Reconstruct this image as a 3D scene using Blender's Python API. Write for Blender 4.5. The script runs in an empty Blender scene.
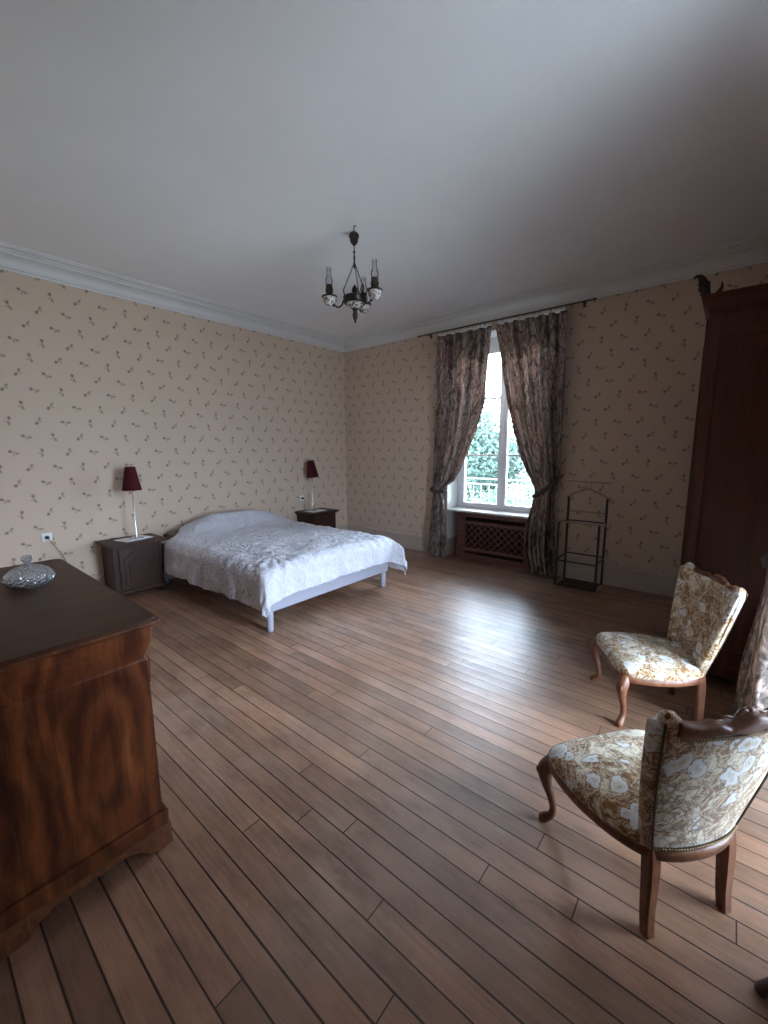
import bpy, bmesh, math, random
from mathutils import Vector, Matrix, Euler, noise as mnoise
R = math.radians
PI = math.pi
random.seed(7)
scene = bpy.context.scene
COL = scene.collection

# ------------------------------------------------------------------ node helpers
class NT:
    def __init__(s, name):
        s.m = bpy.data.materials.new(name); s.m.use_nodes = True
        s.t = s.m.node_tree; s.t.nodes.clear()
        s.out = s.t.nodes.new('ShaderNodeOutputMaterial')
    def n(s, typ, **kw):
        nd = s.t.nodes.new(typ)
        for k, v in kw.items():
            if k.startswith('i_'):
                nd.inputs[k[2:].replace('_', ' ')].default_value = v
            else: setattr(nd, k, v)
        return nd
    def l(s, a, b): s.t.links.new(a, b)
    def setin(s, sock, v):
        if isinstance(v, bpy.types.NodeSocket): s.l(v, sock)
        else: sock.default_value = v
    def math(s, op, a, b=None, c=None, clamp=False):
        nd = s.n('ShaderNodeMath', operation=op, use_clamp=clamp)
        s.setin(nd.inputs[0], a)
        if b is not None: s.setin(nd.inputs[1], b)
        if c is not None: s.setin(nd.inputs[2], c)
        return nd.outputs[0]
    def mix(s, f, a, b, blend='MIX'):
        nd = s.n('ShaderNodeMix', data_type='RGBA', blend_type=blend)
        s.setin(nd.inputs[0], f)
        s.setin(nd.inputs[6], c4(a)); s.setin(nd.inputs[7], c4(b))
        return nd.outputs[2]
    def ramp(s, f, stops, interp='LINEAR'):
        nd = s.n('ShaderNodeValToRGB'); cr = nd.color_ramp; cr.interpolation = interp
        while len(cr.elements) < len(stops): cr.elements.new(.5)
        for e, (p, c) in zip(cr.elements, stops):
            e.position = p; e.color = c4(c)
        s.l(f, nd.inputs[0]); return nd.outputs[0]
    def coord(s, kind='Object', scale=None, rot=None, loc=None):
        tc = s.n('ShaderNodeTexCoord'); o = tc.outputs[kind]
        if scale or rot or loc:
            mp = s.n('ShaderNodeMapping')
            if scale: mp.inputs['Scale'].default_value = scale
            if rot: mp.inputs['Rotation'].default_value = rot
            if loc: mp.inputs['Location'].default_value = loc
            s.l(o, mp.inputs[0]); o = mp.outputs[0]
        return o
    def noise(s, vec, scale, detail=3, rough=.5, dist=0, out='Fac'):
        nd = s.n('ShaderNodeTexNoise'); nd.inputs['Scale'].default_value = scale
        nd.inputs['Detail'].default_value = detail; nd.inputs['Roughness'].default_value = rough
        nd.inputs['Distortion'].default_value = dist
        if vec is not None: s.l(vec, nd.inputs['Vector'])
        return nd.outputs[out]
    def bsdf(s, color, rough=.5, metallic=0, spec=.5, bump=None, bstr=.3, bdist=.01, coat=0, sheen=0, **kw):
        b = s.n('ShaderNodeBsdfPrincipled')
        s.setin(b.inputs['Base Color'], c4(color)); s.setin(b.inputs['Roughness'], rough)
        b.inputs['Metallic'].default_value = metallic
        b.inputs['Specular IOR Level'].default_value = spec
        b.inputs['Coat Weight'].default_value = coat
        b.inputs['Coat Roughness'].default_value = .15
        b.inputs['Sheen Weight'].default_value = sheen
        if bump is not None:
            bp = s.n('ShaderNodeBump'); bp.inputs['Strength'].default_value = bstr
            bp.inputs['Distance'].default_value = bdist
            s.l(bump, bp.inputs['Height']); s.l(bp.outputs[0], b.inputs['Normal'])
        return b.outputs[0]
    def done(s, sh):
        s.l(sh, s.out.inputs[0]); return s.m

def c4(c):
    if isinstance(c, (tuple, list)) and len(c) == 3: return (*c, 1)
    return c
def srgb(r, g, b):
    f = lambda v: (v/255/12.92) if v/255 <= .04045 else ((v/255+.055)/1.055)**2.4
    return (f(r), f(g), f(b))

M = {}
def plain(name, color, rough=.5, metallic=0, spec=.5, nz=.06, scale=30, bstr=0, coat=0, sheen=0):
    t = NT(name); co = t.coord()
    f = t.noise(co, scale, 4)
    dark = tuple(max(0, v*(1-nz*2)) for v in color); lite = tuple(min(1, v*(1+nz*2)) for v in color)
    c = t.mix(f, dark, lite)
    M[name] = t.done(t.bsdf(c, rough, metallic, spec, bump=f if bstr else None, bstr=bstr, coat=coat, sheen=sheen))
    return M[name]

plain('white_paint', (.78, .77, .74), .35, nz=.02)
plain('plaster', (.80, .775, .765), .8, nz=.02, scale=2.5)
plain('cornice_paint', (.66, .645, .63), .6, nz=.015)
plain('baseboard_paint', (.50, .40, .33), .45, nz=.04, scale=8)
plain('pvc', (.86, .86, .87), .3, nz=.01)
plain('bed_lacquer', (.38, .375, .44), .4, nz=.03)
plain('mattress_ticking', (.62, .60, .58), .9, nz=.05, scale=90)
plain('lamp_red', (.062, .006, .011), .85, nz=.12, scale=200, spec=.2)
plain('chrome', (.75, .76, .80), .18, metallic=1, nz=.01)
plain('dark_base', (.03, .03, .035), .4)
plain('paper_white', (.90, .89, .88), .6, nz=.03)
plain('black_metal', (.012, .011, .012), .4, nz=.1)
plain('pale_wood', (.42, .30, .20), .45, nz=.1, scale=18)
plain('hanger_wood', (.36, .25, .17), .5, nz=.1, scale=18)
plain('iron_bronze', (.035, .024, .017), .42, metallic=.6, nz=.25, scale=60)
plain('brass_old', (.25, .17, .08), .4, metallic=.8, nz=.2)
plain('nail_brass', (.22, .15, .08), .35, metallic=.9, nz=.1)
plain('outlet_plastic', (.72, .71, .68), .35, nz=.01)
plain('black_plastic', (.015, .015, .015), .4)
plain('red_dark_wood', (.022, .008, .006), .45, nz=.3, scale=12)
plain('bark', (.13, .12, .11), .9, nz=.3)
plain('bounce_gravel', (.52, .49, .46), .95, nz=.12, scale=3)  # unseen ground surface, picked pale to bounce daylight up to the ceiling
plain('lawn', (.095, .135, .085), .95, nz=.2, scale=1.5)
plain('steel_cable', (.30, .33, .33), .5, metallic=.4)

def t_leaf(name, a, b):
    t = NT(name); co = t.coord()
    c = t.mix(t.noise(co, 1.2, 3), a, b)
    d = t.n('ShaderNodeBsdfDiffuse'); t.l(c, d.inputs[0])
    tr = t.n('ShaderNodeBsdfTranslucent'); t.l(c, tr.inputs[0])
    mx = t.n('ShaderNodeMixShader'); mx.inputs[0].default_value = .5
    t.l(d.outputs[0], mx.inputs[1]); t.l(tr.outputs[0], mx.inputs[2])
    M[name] = t.done(mx.outputs[0])
t_leaf('leaf_a', (.098, .142, .118), (.106, .150, .124))  # greyed, almost even tones put outdoor haze into the leaf colour
t_leaf('leaf_b', (.106, .148, .126), (.114, .156, .132))
t_leaf('leaf_c', (.092, .138, .092), (.104, .150, .102))

def wallpaper():
    t = NT('wallpaper'); co = t.coord()
    sp = t.n('ShaderNodeSeparateXYZ'); t.l(co, sp.inputs[0])
    u = t.math('ADD', sp.outputs[0], sp.outputs[1]); v = sp.outputs[2]
    W, H = .212, .146
    row = t.math('FLOOR', t.math('DIVIDE', v, H))
    odd = t.math('MODULO', t.math('ABSOLUTE', row), 2.0)
    uu = t.math('ADD', t.math('DIVIDE', u, W), t.math('MULTIPLY', odd, .5))
    colm = t.math('FLOOR', uu)
    fu = t.math('MULTIPLY', t.math('SUBTRACT', t.math('FRACT', uu), .5), W)
    fv = t.math('MULTIPLY', t.math('SUBTRACT', t.math('FRACT', t.math('DIVIDE', v, H)), .5), H)
    cb = t.n('ShaderNodeCombineXYZ'); t.l(colm, cb.inputs[0]); t.l(row, cb.inputs[1])
    wn = t.n('ShaderNodeTexWhiteNoise', noise_dimensions='2D'); t.l(cb.outputs[0], wn.inputs['Vector'])
    # three alternating drawings, each with its own tilt
    k = t.math('MODULO', t.math('ADD', t.math('ABSOLUTE', colm), t.math('MULTIPLY', t.math('ABSOLUTE', row), 1.0)), 3.0)
    ang = t.math('ADD', t.math('MULTIPLY', k, 1.15), t.math('MULTIPLY', wn.outputs[0], .5))
    ang = t.math('SUBTRACT', ang, 1.5)
    ca = t.math('COSINE', ang); sa = t.math('SINE', ang)
    ru = t.math('ADD', t.math('MULTIPLY', fu, ca), t.math('MULTIPLY', fv, sa))
    rv = t.math('SUBTRACT', t.math('MULTIPLY', fv, ca), t.math('MULTIPLY', fu, sa))
    nz = t.noise(co, 110, 2)
    wob = t.math('MULTIPLY', t.math('SUBTRACT', nz, .5), .020)
    def blob(cu, cv, ru_, rv_):
        a = t.math('DIVIDE', t.math('SUBTRACT', ru, cu), ru_)
        b = t.math('DIVIDE', t.math('SUBTRACT', rv, cv), rv_)
        d = t.math('SQRT', t.math('ADD', t.math('MULTIPLY', a, a), t.math('MULTIPLY', b, b)))
        d = t.math('ADD', d, t.math('DIVIDE', wob, .012))
        mr = t.n('ShaderNodeMapRange'); mr.inputs[1].default_value = 1.15; mr.inputs[2].default_value = .6
        t.l(d, mr.inputs[0]); return mr.outputs[0]
    base = t.mix(t.noise(co, 1.3, 2), (.58, .440, .338), (.62, .475, .368))
    vein = t.math('MULTIPLY', t.noise(co, 55, 3), .12)
    base = t.mix(vein, base, (.45, .34, .26))
    c = t.mix(t.math('MULTIPLY', blob(.003, .000, .046, .0065), .5), base, (.24, .24, .12))
    c = t.mix(t.math('MULTIPLY', blob(.006, -.020, .010, .016), .45), c, (.26, .22, .12))
    c = t.mix(t.math('MULTIPLY', blob(.028, -.004, .018, .013), .6), c, (.22, .13, .10))
    c = t.mix(t.math('MULTIPLY', blob(-.022, .006, .016, .015), .75), c, (.15, .09, .085))
    M['wallpaper'] = t.done(t.bsdf(c, .75, spec=.25))
wallpaper()

def floor_mat():
    t = NT('floor_planks'); co = t.coord()
    sp = t.n('ShaderNodeSeparateXYZ'); t.l(co, sp.inputs[0])
    x = sp.outputs[0]; y = sp.outputs[1]
    wav = t.math('MULTIPLY', t.math('SUBTRACT', t.noise(t.coord(scale=(.5, .2, 1)), 1, 1), .5), .012)
    yy = t.math('DIVIDE', t.math('ADD', t.math('ADD', y, .030), wav), .0868)
    row = t.math('FLOOR', yy); fy = t.math('FRACT', yy)
    wn = t.n('ShaderNodeTexWhiteNoise', noise_dimensions='1D'); t.l(row, wn.inputs['W'])
    xx = t.math('DIVIDE', t.math('ADD', x, t.math('MULTIPLY', wn.outputs[0], 37.0)), 2.1)
    pk = t.math('FLOOR', xx); fx = t.math('FRACT', xx)
    cb = t.n('ShaderNodeCombineXYZ'); t.l(row, cb.inputs[0]); t.l(pk, cb.inputs[1])
    w2 = t.n('ShaderNodeTexWhiteNoise', noise_dimensions='2D'); t.l(cb.outputs[0], w2.inputs['Vector'])
    # distance to the board edge in metres
    dy = t.math('MULTIPLY', t.math('MINIMUM', fy, t.math('SUBTRACT', 1.0, fy)), .0868)
    dx = t.math('MULTIPLY', t.math('MINIMUM', fx, t.math('SUBTRACT', 1.0, fx)), 2.1)
    gapw = t.math('ADD', .0009, t.math('MULTIPLY', t.noise(t.coord(scale=(1.5, 12, 1)), 1.0, 3), .0042))
    gy = t.math('LESS_THAN', dy, gapw); gx = t.math('LESS_THAN', dx, .0022)
    gap = t.math('MAXIMUM', gy, gx)
    # grain
    mp = t.n('ShaderNodeCombineXYZ')
    t.l(t.math('MULTIPLY', x, 1.2), mp.inputs[0]); t.l(t.math('MULTIPLY', y, 26), mp.inputs[1])
    t.l(t.math('MULTIPLY', w2.outputs[0], 40.0), mp.inputs[2])
    g = t.noise(mp.outputs[0], 2.2, 6, .62, 1.2)
    c = t.ramp(g, [(.22, (.250, .128, .075)), (.5, (.315, .170, .106)), (.80, (.375, .212, .140))])
    tone = t.math('ADD', .72, t.math('MULTIPLY', w2.outputs[0], .50))
    tn = t.n('ShaderNodeCombineColor'); [t.l(tone, tn.inputs[i]) for i in range(3)]
    c = t.mix(1.0, c, tn.outputs[0], 'MULTIPLY')
    # worn, bleached patches and blackened ones
    worn = t.noise(co, .9, 4, .6)
    wr = t.ramp(worn, [(.48, (0, 0, 0)), (.68, (1, 1, 1))])
    c = t.mix(t.math('MULTIPLY', wr, .45), c, (.43, .32, .26))
    st = t.ramp(t.noise(t.coord(scale=(1.2, 3, 1), loc=(3, 1, 0)), 2.1, 5, .65), [(.60, (0, 0, 0)), (.72, (1, 1, 1))])
    c = t.mix(t.math('MULTIPLY', st, .6), c, (.15, .105, .088))
    mot = t.ramp(t.noise(t.coord(scale=(1, 2.2, 1), loc=(7, 2, 0)), 3.4, 5, .62), [(.3, (.70, .67, .66)), (.5, (1, 1, 1)), (.7, (1.22, 1.20, 1.18))])
    c = t.mix(1.0, c, mot, 'MULTIPLY')
    c = t.mix(t.math('MULTIPLY', gap, .93), c, (.030, .015, .009))
    rough = t.math('ADD', .27, t.math('MULTIPLY', t.noise(t.coord(scale=(3, 10, 1)), 2, 4), .26))
    h = t.math('SUBTRACT', t.math('MULTIPLY', g, .12), gap)
    cup = t.math('MULTIPLY', t.math('MULTIPLY', t.math('SUBTRACT', fy, .5), t.math('SUBTRACT', fy, .5)), 1.2)
    h = t.math('ADD', h, cup)
    M['floor'] = t.done(t.bsdf(c, rough, spec=.5, bump=h, bstr=.35, bdist=.004))
floor_mat()

def wood(name, a, b, c_, stretch=(1, 8, 8), scale=2.2, rough=.5, coat=.08, dist=1.5, spec=.5):
    t = NT(name); co = t.coord(scale=stretch)
    g = t.noise(co, scale, 6, .6, dist)
    c = t.ramp(g, [(.28, a), (.52, b), (.75, c_)])
    M[name] = t.done(t.bsdf(c, rough, spec=spec, bump=g, bstr=.05, coat=coat))
wood('commode_top_wood', (.035, .016, .009), (.065, .029, .015), (.10, .045, .023), (5, 1, 5), rough=.42, coat=0, spec=.22)
wood('oak_dark', (.026, .011, .008), (.048, .020, .014), (.08, .034, .023), (6, 6, 1.2), 3, spec=.22, coat=0)
wood('wardrobe_wood', (.036, .011, .007), (.065, .019, .010), (.10, .032, .017), (5, 5, .6), 2.0, .45, .0, spec=.25)
wood('chair_wood', (.080, .026, .011), (.16, .056, .023), (.25, .095, .040), (7, 7, 3), 4, .42, .05)
wood('radiator_wood', (.09, .032, .023), (.16, .065, .05), (.23, .105, .08), (2, 8, 8), 4, .45, 0)
wood('rail_wood', (.03, .02, .012), (.06, .04, .025), (.09, .06, .04), (1, 9, 9), 4, .5, 0)

def flame():
    t = NT('flame_veneer'); co = t.coord()
    sp = t.n('ShaderNodeSeparateXYZ'); t.l(co, sp.inputs[0])
    ny = t.math('SUBTRACT', sp.outputs[1], -4.735); nzv = t.math('SUBTRACT', sp.outputs[2], .42)
    wx = t.math('SUBTRACT', t.noise(t.coord(scale=(6, 6, 3)), 1.0, 3), .5)
    wz = t.math('SUBTRACT', t.noise(t.coord(scale=(5, 5, 5), loc=(4, 2, 9)), 1.2, 4), .5)
    a = t.math('DIVIDE', t.math('ADD', ny, t.math('MULTIPLY', wx, .17)), .10)
    b = t.math('DIVIDE', t.math('ADD', nzv, t.math('MULTIPLY', wz, .34)), .36)
    d = t.math('SQRT', t.math('ADD', t.math('MULTIPLY', a, a), t.math('MULTIPLY', b, b)))
    rings = t.math('MULTIPLY', t.math('ADD', t.math('SINE', t.math('MULTIPLY', d, 11.0)), 1.0), .5)
    fine = t.noise(t.coord(scale=(30, 30, 2.2)), 2.0, 5, .6, 1.0)
    big = t.noise(t.coord(scale=(5.5, 5.5, 2.0), loc=(0, 3.3, .4)), 1.0, 3, .5, 1.5)
    f = t.math('ADD', t.math('ADD', t.math('MULTIPLY', rings, .12), t.math('MULTIPLY', fine, .34)), t.math('MULTIPLY', big, .60))
    c = t.ramp(f, [(.36, (.030, .007, .004)), (.50, (.088, .021, .008)), (.64, (.18, .052, .016)), (.80, (.31, .105, .034))])
    M['flame'] = t.done(t.bsdf(c, .28, spec=.5, coat=.35))
flame()

def tapestry():
    t = NT('chair_tapestry'); co = t.coord()
    wv = t.n('ShaderNodeTexNoise'); wv.inputs['Scale'].default_value = 9; wv.inputs['Detail'].default_value = 2
    t.l(co, wv.inputs['Vector'])
    v1 = t.n('ShaderNodeVectorMath', operation='SUBTRACT'); t.l(wv.outputs['Color'], v1.inputs[0]); v1.inputs[1].default_value = (.5, .5, .5)
    v2 = t.n('ShaderNodeVectorMath', operation='SCALE'); t.l(v1.outputs[0], v2.inputs[0]); v2.inputs['Scale'].default_value = .11
    v3 = t.n('ShaderNodeVectorMath', operation='ADD'); t.l(co, v3.inputs[0]); t.l(v2.outputs[0], v3.inputs[1])
    vo = t.n('ShaderNodeTexVoronoi'); vo.inputs['Scale'].default_value = 12; t.l(v3.outputs[0], vo.inputs['Vector'])
    d = vo.outputs['Distance']
    leaf = t.noise(v3.outputs[0], 13, 4, .58, .6)
    ground = t.ramp(leaf, [(.34, (.29, .145, .05)), (.40, (.62, .51, .35)), (.43, (.16, .075, .028)), (.47, (.34, .175, .062)), (.50, (.68, .57, .42)), (.54, (.20, .095, .033)), (.57, (.66, .56, .41)), (.66, (.70, .62, .50))])
    fine = t.ramp(t.noise(co, 75, 3), [(.42, (.75, .70, .64)), (.55, (1.08, 1.06, 1.04))])
    ground = t.mix(1.0, ground, fine, 'MULTIPLY')
    # blossoms: ragged pale discs, brown outline, shaded heart
    dn = t.math('ADD', d, t.math('MULTIPLY', t.math('SUBTRACT', t.noise(co, 34, 2), .5), .5))
    flower = t.ramp(dn, [(.05, (.45, .33, .22)), (.13, (.66, .62, .56)), (.20, (.52, .46, .40)), (.25, (.68, .665, .65)), (.36, (.66, .65, .64)), (.40, (.22, .13, .065))])
    fl = t.ramp(dn, [(.40, (1, 1, 1)), (.43, (0, 0, 0))])
    sel = t.n('ShaderNodeSeparateColor'); t.l(vo.outputs['Color'], sel.inputs[0])
    pick = t.math('GREATER_THAN', sel.outputs[0], .34)
    c = t.mix(t.math('MULTIPLY', fl, pick), ground, flower)
    pile = t.noise(co, 260, 2)
    M['tapestry'] = t.done(t.bsdf(c, .9, spec=.15, bump=t.math('ADD', pile, t.math('MULTIPLY', leaf, .8)), bstr=.35, bdist=.004, sheen=.3))
tapestry()

def curtain_mat():
    t = NT('curtain_print'); tc = t.n('ShaderNodeTexCoord'); uv = tc.outputs['UV']
    def mapped(s, loc=(0, 0, 0)):
        mp = t.n('ShaderNodeMapping'); mp.inputs['Scale'].default_value = s; mp.inputs['Location'].default_value = loc
        t.l(uv, mp.inputs[0]); return mp.outputs[0]
    br = t.n('ShaderNodeTexVoronoi', feature='DISTANCE_TO_EDGE'); br.inputs['Scale'].default_value = 1
    w = t.n('ShaderNodeTexNoise'); w.inputs['Scale'].default_value = 7; t.l(uv, w.inputs['Vector'])
    vm = t.n('ShaderNodeVectorMath', operation='SCALE'); vm.inputs['Scale'].default_value = .16; t.l(w.outputs['Color'], vm.inputs[0])
    va = t.n('ShaderNodeVectorMath', operation='ADD'); t.l(uv, va.inputs[0]); t.l(vm.outputs[0], va.inputs[1])
    ms = t.n('ShaderNodeMapping'); ms.inputs['Scale'].default_value = (12, 5.0, 1); t.l(va.outputs[0], ms.inputs[0])
    t.l(ms.outputs[0], br.inputs['Vector'])
    cell = t.n('ShaderNodeTexVoronoi'); cell.inputs['Scale'].default_value = 1; t.l(ms.outputs[0], cell.inputs['Vector'])
    sc = t.n('ShaderNodeSeparateColor'); t.l(cell.outputs['Color'], sc.inputs[0])
    cells = t.ramp(sc.outputs[0], [(0, (.22, .11, .10)), (.22, (.44, .27, .20)), (.42, (.24, .24, .21)), (.6, (.52, .40, .31)), (.8, (.30, .15, .13)), (.95, (.38, .36, .32))], 'CONSTANT')
    fold_stripes = t.ramp(t.noise(mapped((7, .30, 1)), 1.0, 2), [(.38, (.09, .055, .058)), (.44, (.40, .22, .17)), (.50, (.78, .55, .42)), (.54, (.72, .48, .37)), (.58, (.30, .28, .25)), (.66, (.11, .09, .095))])  # tan and dark bands of the print, also painting in fold highlights and shade
    c = t.mix(.68, cells, fold_stripes)
    gn = t.n('ShaderNodeGamma'); t.l(c, gn.inputs[0]); gn.inputs[1].default_value = .62; c = gn.outputs[0]
    vein = t.ramp(t.noise(mapped((15, 7.5, 1)), 1.0, 5, .62, 2.2), [(.40, (0, 0, 0)), (.48, (1, 1, 1)), (.56, (0, 0, 0))])
    c = t.mix(t.math('MULTIPLY', vein, .72), c, (.030, .020, .022))
    pale = t.ramp(t.noise(mapped((22, 20, 1), (5, 3, 0)), 1.0, 4, .7, 1.0), [(.56, (0, 0, 0)), (.68, (1, 1, 1))])
    c = t.mix(t.math('MULTIPLY', pale, .45), c, (.62, .54, .46))
    edge = t.ramp(br.outputs['Distance'], [(.02, (1, 1, 1)), (.09, (0, 0, 0))])
    c = t.mix(t.math('MULTIPLY', edge, .6), c, (.022, .015, .018))
    p = t.bsdf(c, .85, spec=.15, sheen=.15)
    tr = t.n('ShaderNodeBsdfTranslucent'); t.l(t.mix(.2, c, (.4, .3, .25)), tr.inputs[0])
    mx = t.n('ShaderNodeMixShader'); mx.inputs[0].default_value = .38
    t.l(p, mx.inputs[1]); t.l(tr.outputs[0], mx.inputs[2])
    M['curtain'] = t.done(mx.outputs[0])
curtain_mat()

def duvet_mat():
    t = NT('duvet_cotton'); tc = t.n('ShaderNodeTexCoord'); uv = tc.outputs['UV']
    sp = t.n('ShaderNodeSeparateXYZ'); t.l(uv, sp.inputs[0])
    band = t.ramp(sp.outputs[0], [(.33, (0, 0, 0)), (.36, (1, 1, 1)), (.80, (1, 1, 1)), (.86, (.25, .25, .25))])
    w = t.n('ShaderNodeTexNoise'); w.inputs['Scale'].default_value = 9; t.l(uv, w.inputs['Vector'])
    vm = t.n('ShaderNodeVectorMath', operation='SCALE'); vm.inputs['Scale'].default_value = .10; t.l(w.outputs['Color'], vm.inputs[0])
    va = t.n('ShaderNodeVectorMath', operation='ADD'); t.l(uv, va.inputs[0]); t.l(vm.outputs[0], va.inputs[1])
    vo = t.n('ShaderNodeTexVoronoi'); vo.inputs['Scale'].default_value = 17; t.l(va.outputs[0], vo.inputs['Vector'])
    ring = t.math('ADD', t.math('MULTIPLY', t.math('SINE', t.math('MULTIPLY', vo.outputs['Distance'], 26.0)), .5), .5)
    lace = t.ramp(ring, [(.50, (0, 0, 0)), (.70, (1, 1, 1))])
    sc = t.ramp(t.noise(va.outputs[0], 60, 2), [(.42, (.35, .35, .35)), (.6, (1, 1, 1))])
    f = t.math('MULTIPLY', t.math('MULTIPLY', lace, sc), band)
    c = t.mix(t.math('MULTIPLY', f, .72), (.64, .63, .69), (.33, .275, .29))
    b = t.bsdf(c, .7, spec=.2, bump=t.math('ADD', t.noise(uv, 26, 5, .65, .8), t.math('MULTIPLY', f, .12)), bstr=.8, bdist=.03, sheen=.2)
    M['duvet'] = t.done(b)
duvet_mat()

def patterned_pillow():
    t = NT('brown_pillow_print'); co = t.coord()
    c = t.ramp(t.noise(co, 28, 3, .6, 1.5), [(.4, (.07, .045, .03)), (.5, (.16, .11, .07)), (.6, (.26, .2, .13))])
    M['pillow_brown'] = t.done(t.bsdf(c, .85))
patterned_pillow()

def porcelain():
    t = NT('painted_porcelain'); co = t.coord()
    f = t.ramp(t.noise(co, 55, 2), [(.52, (0, 0, 0)), (.58, (1, 1, 1))])
    c = t.mix(f, (.50, .46, .42), (.15, .07, .055))
    M['porcelain'] = t.done(t.bsdf(c, .2))
porcelain()

def glass(name, tint, transp, rough=0.0, bumpy=False, ior=1.5):
    t = NT(name)
    tr = t.n('ShaderNodeBsdfTransparent'); tr.inputs[0].default_value = c4(tint)
    gl = t.n('ShaderNodeBsdfGlossy'); gl.inputs['Roughness'].default_value = rough
    fr = t.n('ShaderNodeFresnel'); fr.inputs[0].default_value = ior
    if bumpy:
        bp = t.n('ShaderNodeBump'); bp.inputs['Strength'].default_value = 1; bp.inputs['Distance'].default_value = .01
        vo = t.n('ShaderNodeTexVoronoi'); vo.inputs['Scale'].default_value = 75
        t.l(t.coord(), vo.inputs['Vector']); t.l(vo.outputs['Distance'], bp.inputs['Height'])
        t.l(bp.outputs[0], gl.inputs['Normal']); t.l(bp.outputs[0], fr.inputs['Normal'])
    fac = t.math('ADD', t.math('MULTIPLY', fr.outputs[0], 1.0), 1-transp, clamp=True)
    mx = t.n('ShaderNodeMixShader'); t.l(fac, mx.inputs[0])
    t.l(tr.outputs[0], mx.inputs[1]); t.l(gl.outputs[0], mx.inputs[2])
    M[name] = t.done(mx.outputs[0])
glass('pane_glass', (.94, .97, .97), .99)
glass('chimney_glass', (.93, .94, .95), .97, .15, ior=1.3)
def crystal():
    t = NT('cut_crystal')
    g = t.n('ShaderNodeBsdfGlass'); g.inputs['Roughness'].default_value = .03; g.inputs['IOR'].default_value = 1.5
    g.inputs['Color'].default_value = (.93, .95, .97, 1)
    bp = t.n('ShaderNodeBump'); bp.inputs['Strength'].default_value = 1; bp.inputs['Distance'].default_value = .006
    vo = t.n('ShaderNodeTexVoronoi'); vo.inputs['Scale'].default_value = 85
    t.l(t.coord(), vo.inputs['Vector']); t.l(vo.outputs['Distance'], bp.inputs['Height']); t.l(bp.outputs[0], g.inputs['Normal'])
    gl = t.n('ShaderNodeBsdfGlossy'); gl.inputs['Roughness'].default_value = .08; t.l(bp.outputs[0], gl.inputs['Normal'])
    d = t.n('ShaderNodeBsdfDiffuse'); d.inputs[0].default_value = (.75, .78, .8, 1)
    m1 = t.n('ShaderNodeMixShader'); m1.inputs[0].default_value = .3; t.l(g.outputs[0], m1.inputs[1]); t.l(gl.outputs[0], m1.inputs[2])
    m2 = t.n('ShaderNodeMixShader'); m2.inputs[0].default_value = .07; t.l(m1.outputs[0], m2.inputs[1]); t.l(d.outputs[0], m2.inputs[2])
    M['crystal'] = t.done(m2.outputs[0])
crystal()

# ------------------------------------------------------------------ mesh helpers
def newbm(): return bmesh.new()
def merge(dst, src):
    me = bpy.data.meshes.new('tmp'); src.to_mesh(me); src.free(); dst.from_mesh(me); bpy.data.meshes.remove(me)
def add_box(bm, x0, x1, y0, y1, z0, z1, bev=0, seg=2, mat=0, M4=None):
    b = bmesh.new()
    bmesh.ops.create_cube(b, size=1)
    for v in b.verts:
        v.co = Vector(((x0+x1)/2+v.co.x*(x1-x0), (y0+y1)/2+v.co.y*(y1-y0), (z0+z1)/2+v.co.z*(z1-z0)))
    if bev: bmesh.ops.bevel(b, geom=list(b.edges), offset=bev, segments=seg, profile=.6, affect='EDGES')
    if M4: bmesh.ops.transform(b, matrix=M4, verts=b.verts)
    for f in b.faces: f.material_index = mat
    merge(bm, b); return bm
def grid_faces(bm, rings, close_u=True, cap=True, smooth=True):
    """rings: list of lists of Vectors, joined ring to ring"""
    vr = [[bm.verts.new(p) for p in r] for r in rings]
    n = len(rings[0])
    for a, b in zip(vr, vr[1:]):
        for i in range(n if close_u else n-1):
            j = (i+1) % n
            try: f = bm.faces.new((a[i], a[j], b[j], b[i])); f.smooth = smooth
            except ValueError: pass
    if cap and close_u:
        for r in (vr[0], vr[-1]):
            try: f = bm.faces.new(r); f.smooth = False
            except ValueError: pass
    return vr
def add_lathe(bm, prof, cx=0, cy=0, n=24, M4=None, cap=True):
    b = bmesh.new()
    rings = [[Vector((cx+r*math.cos(2*PI*i/n), cy+r*math.sin(2*PI*i/n), z)) for i in range(n)] for r, z in prof]
    grid_faces(b, rings, cap=cap)
    if M4: bmesh.ops.transform(b, matrix=M4, verts=b.verts)
    merge(bm, b); return bm
def catmull(pts, k=6):
    P = [pts[0]]+list(pts)+[pts[-1]]; out = []
    for i in range(1, len(P)-2):
        for j in range(k):
            t = j/k; a, b, c, d = [list(p) for p in P[i-1:i+3]]
            out.append(tuple(.5*((2*b[q])+(-a[q]+c[q])*t+(2*a[q]-5*b[q]+4*c[q]-d[q])*t*t+(-a[q]+3*b[q]-3*c[q]+d[q])*t**3) for q in range(len(a))))
    out.append(tuple(pts[-1])); return out
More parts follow.
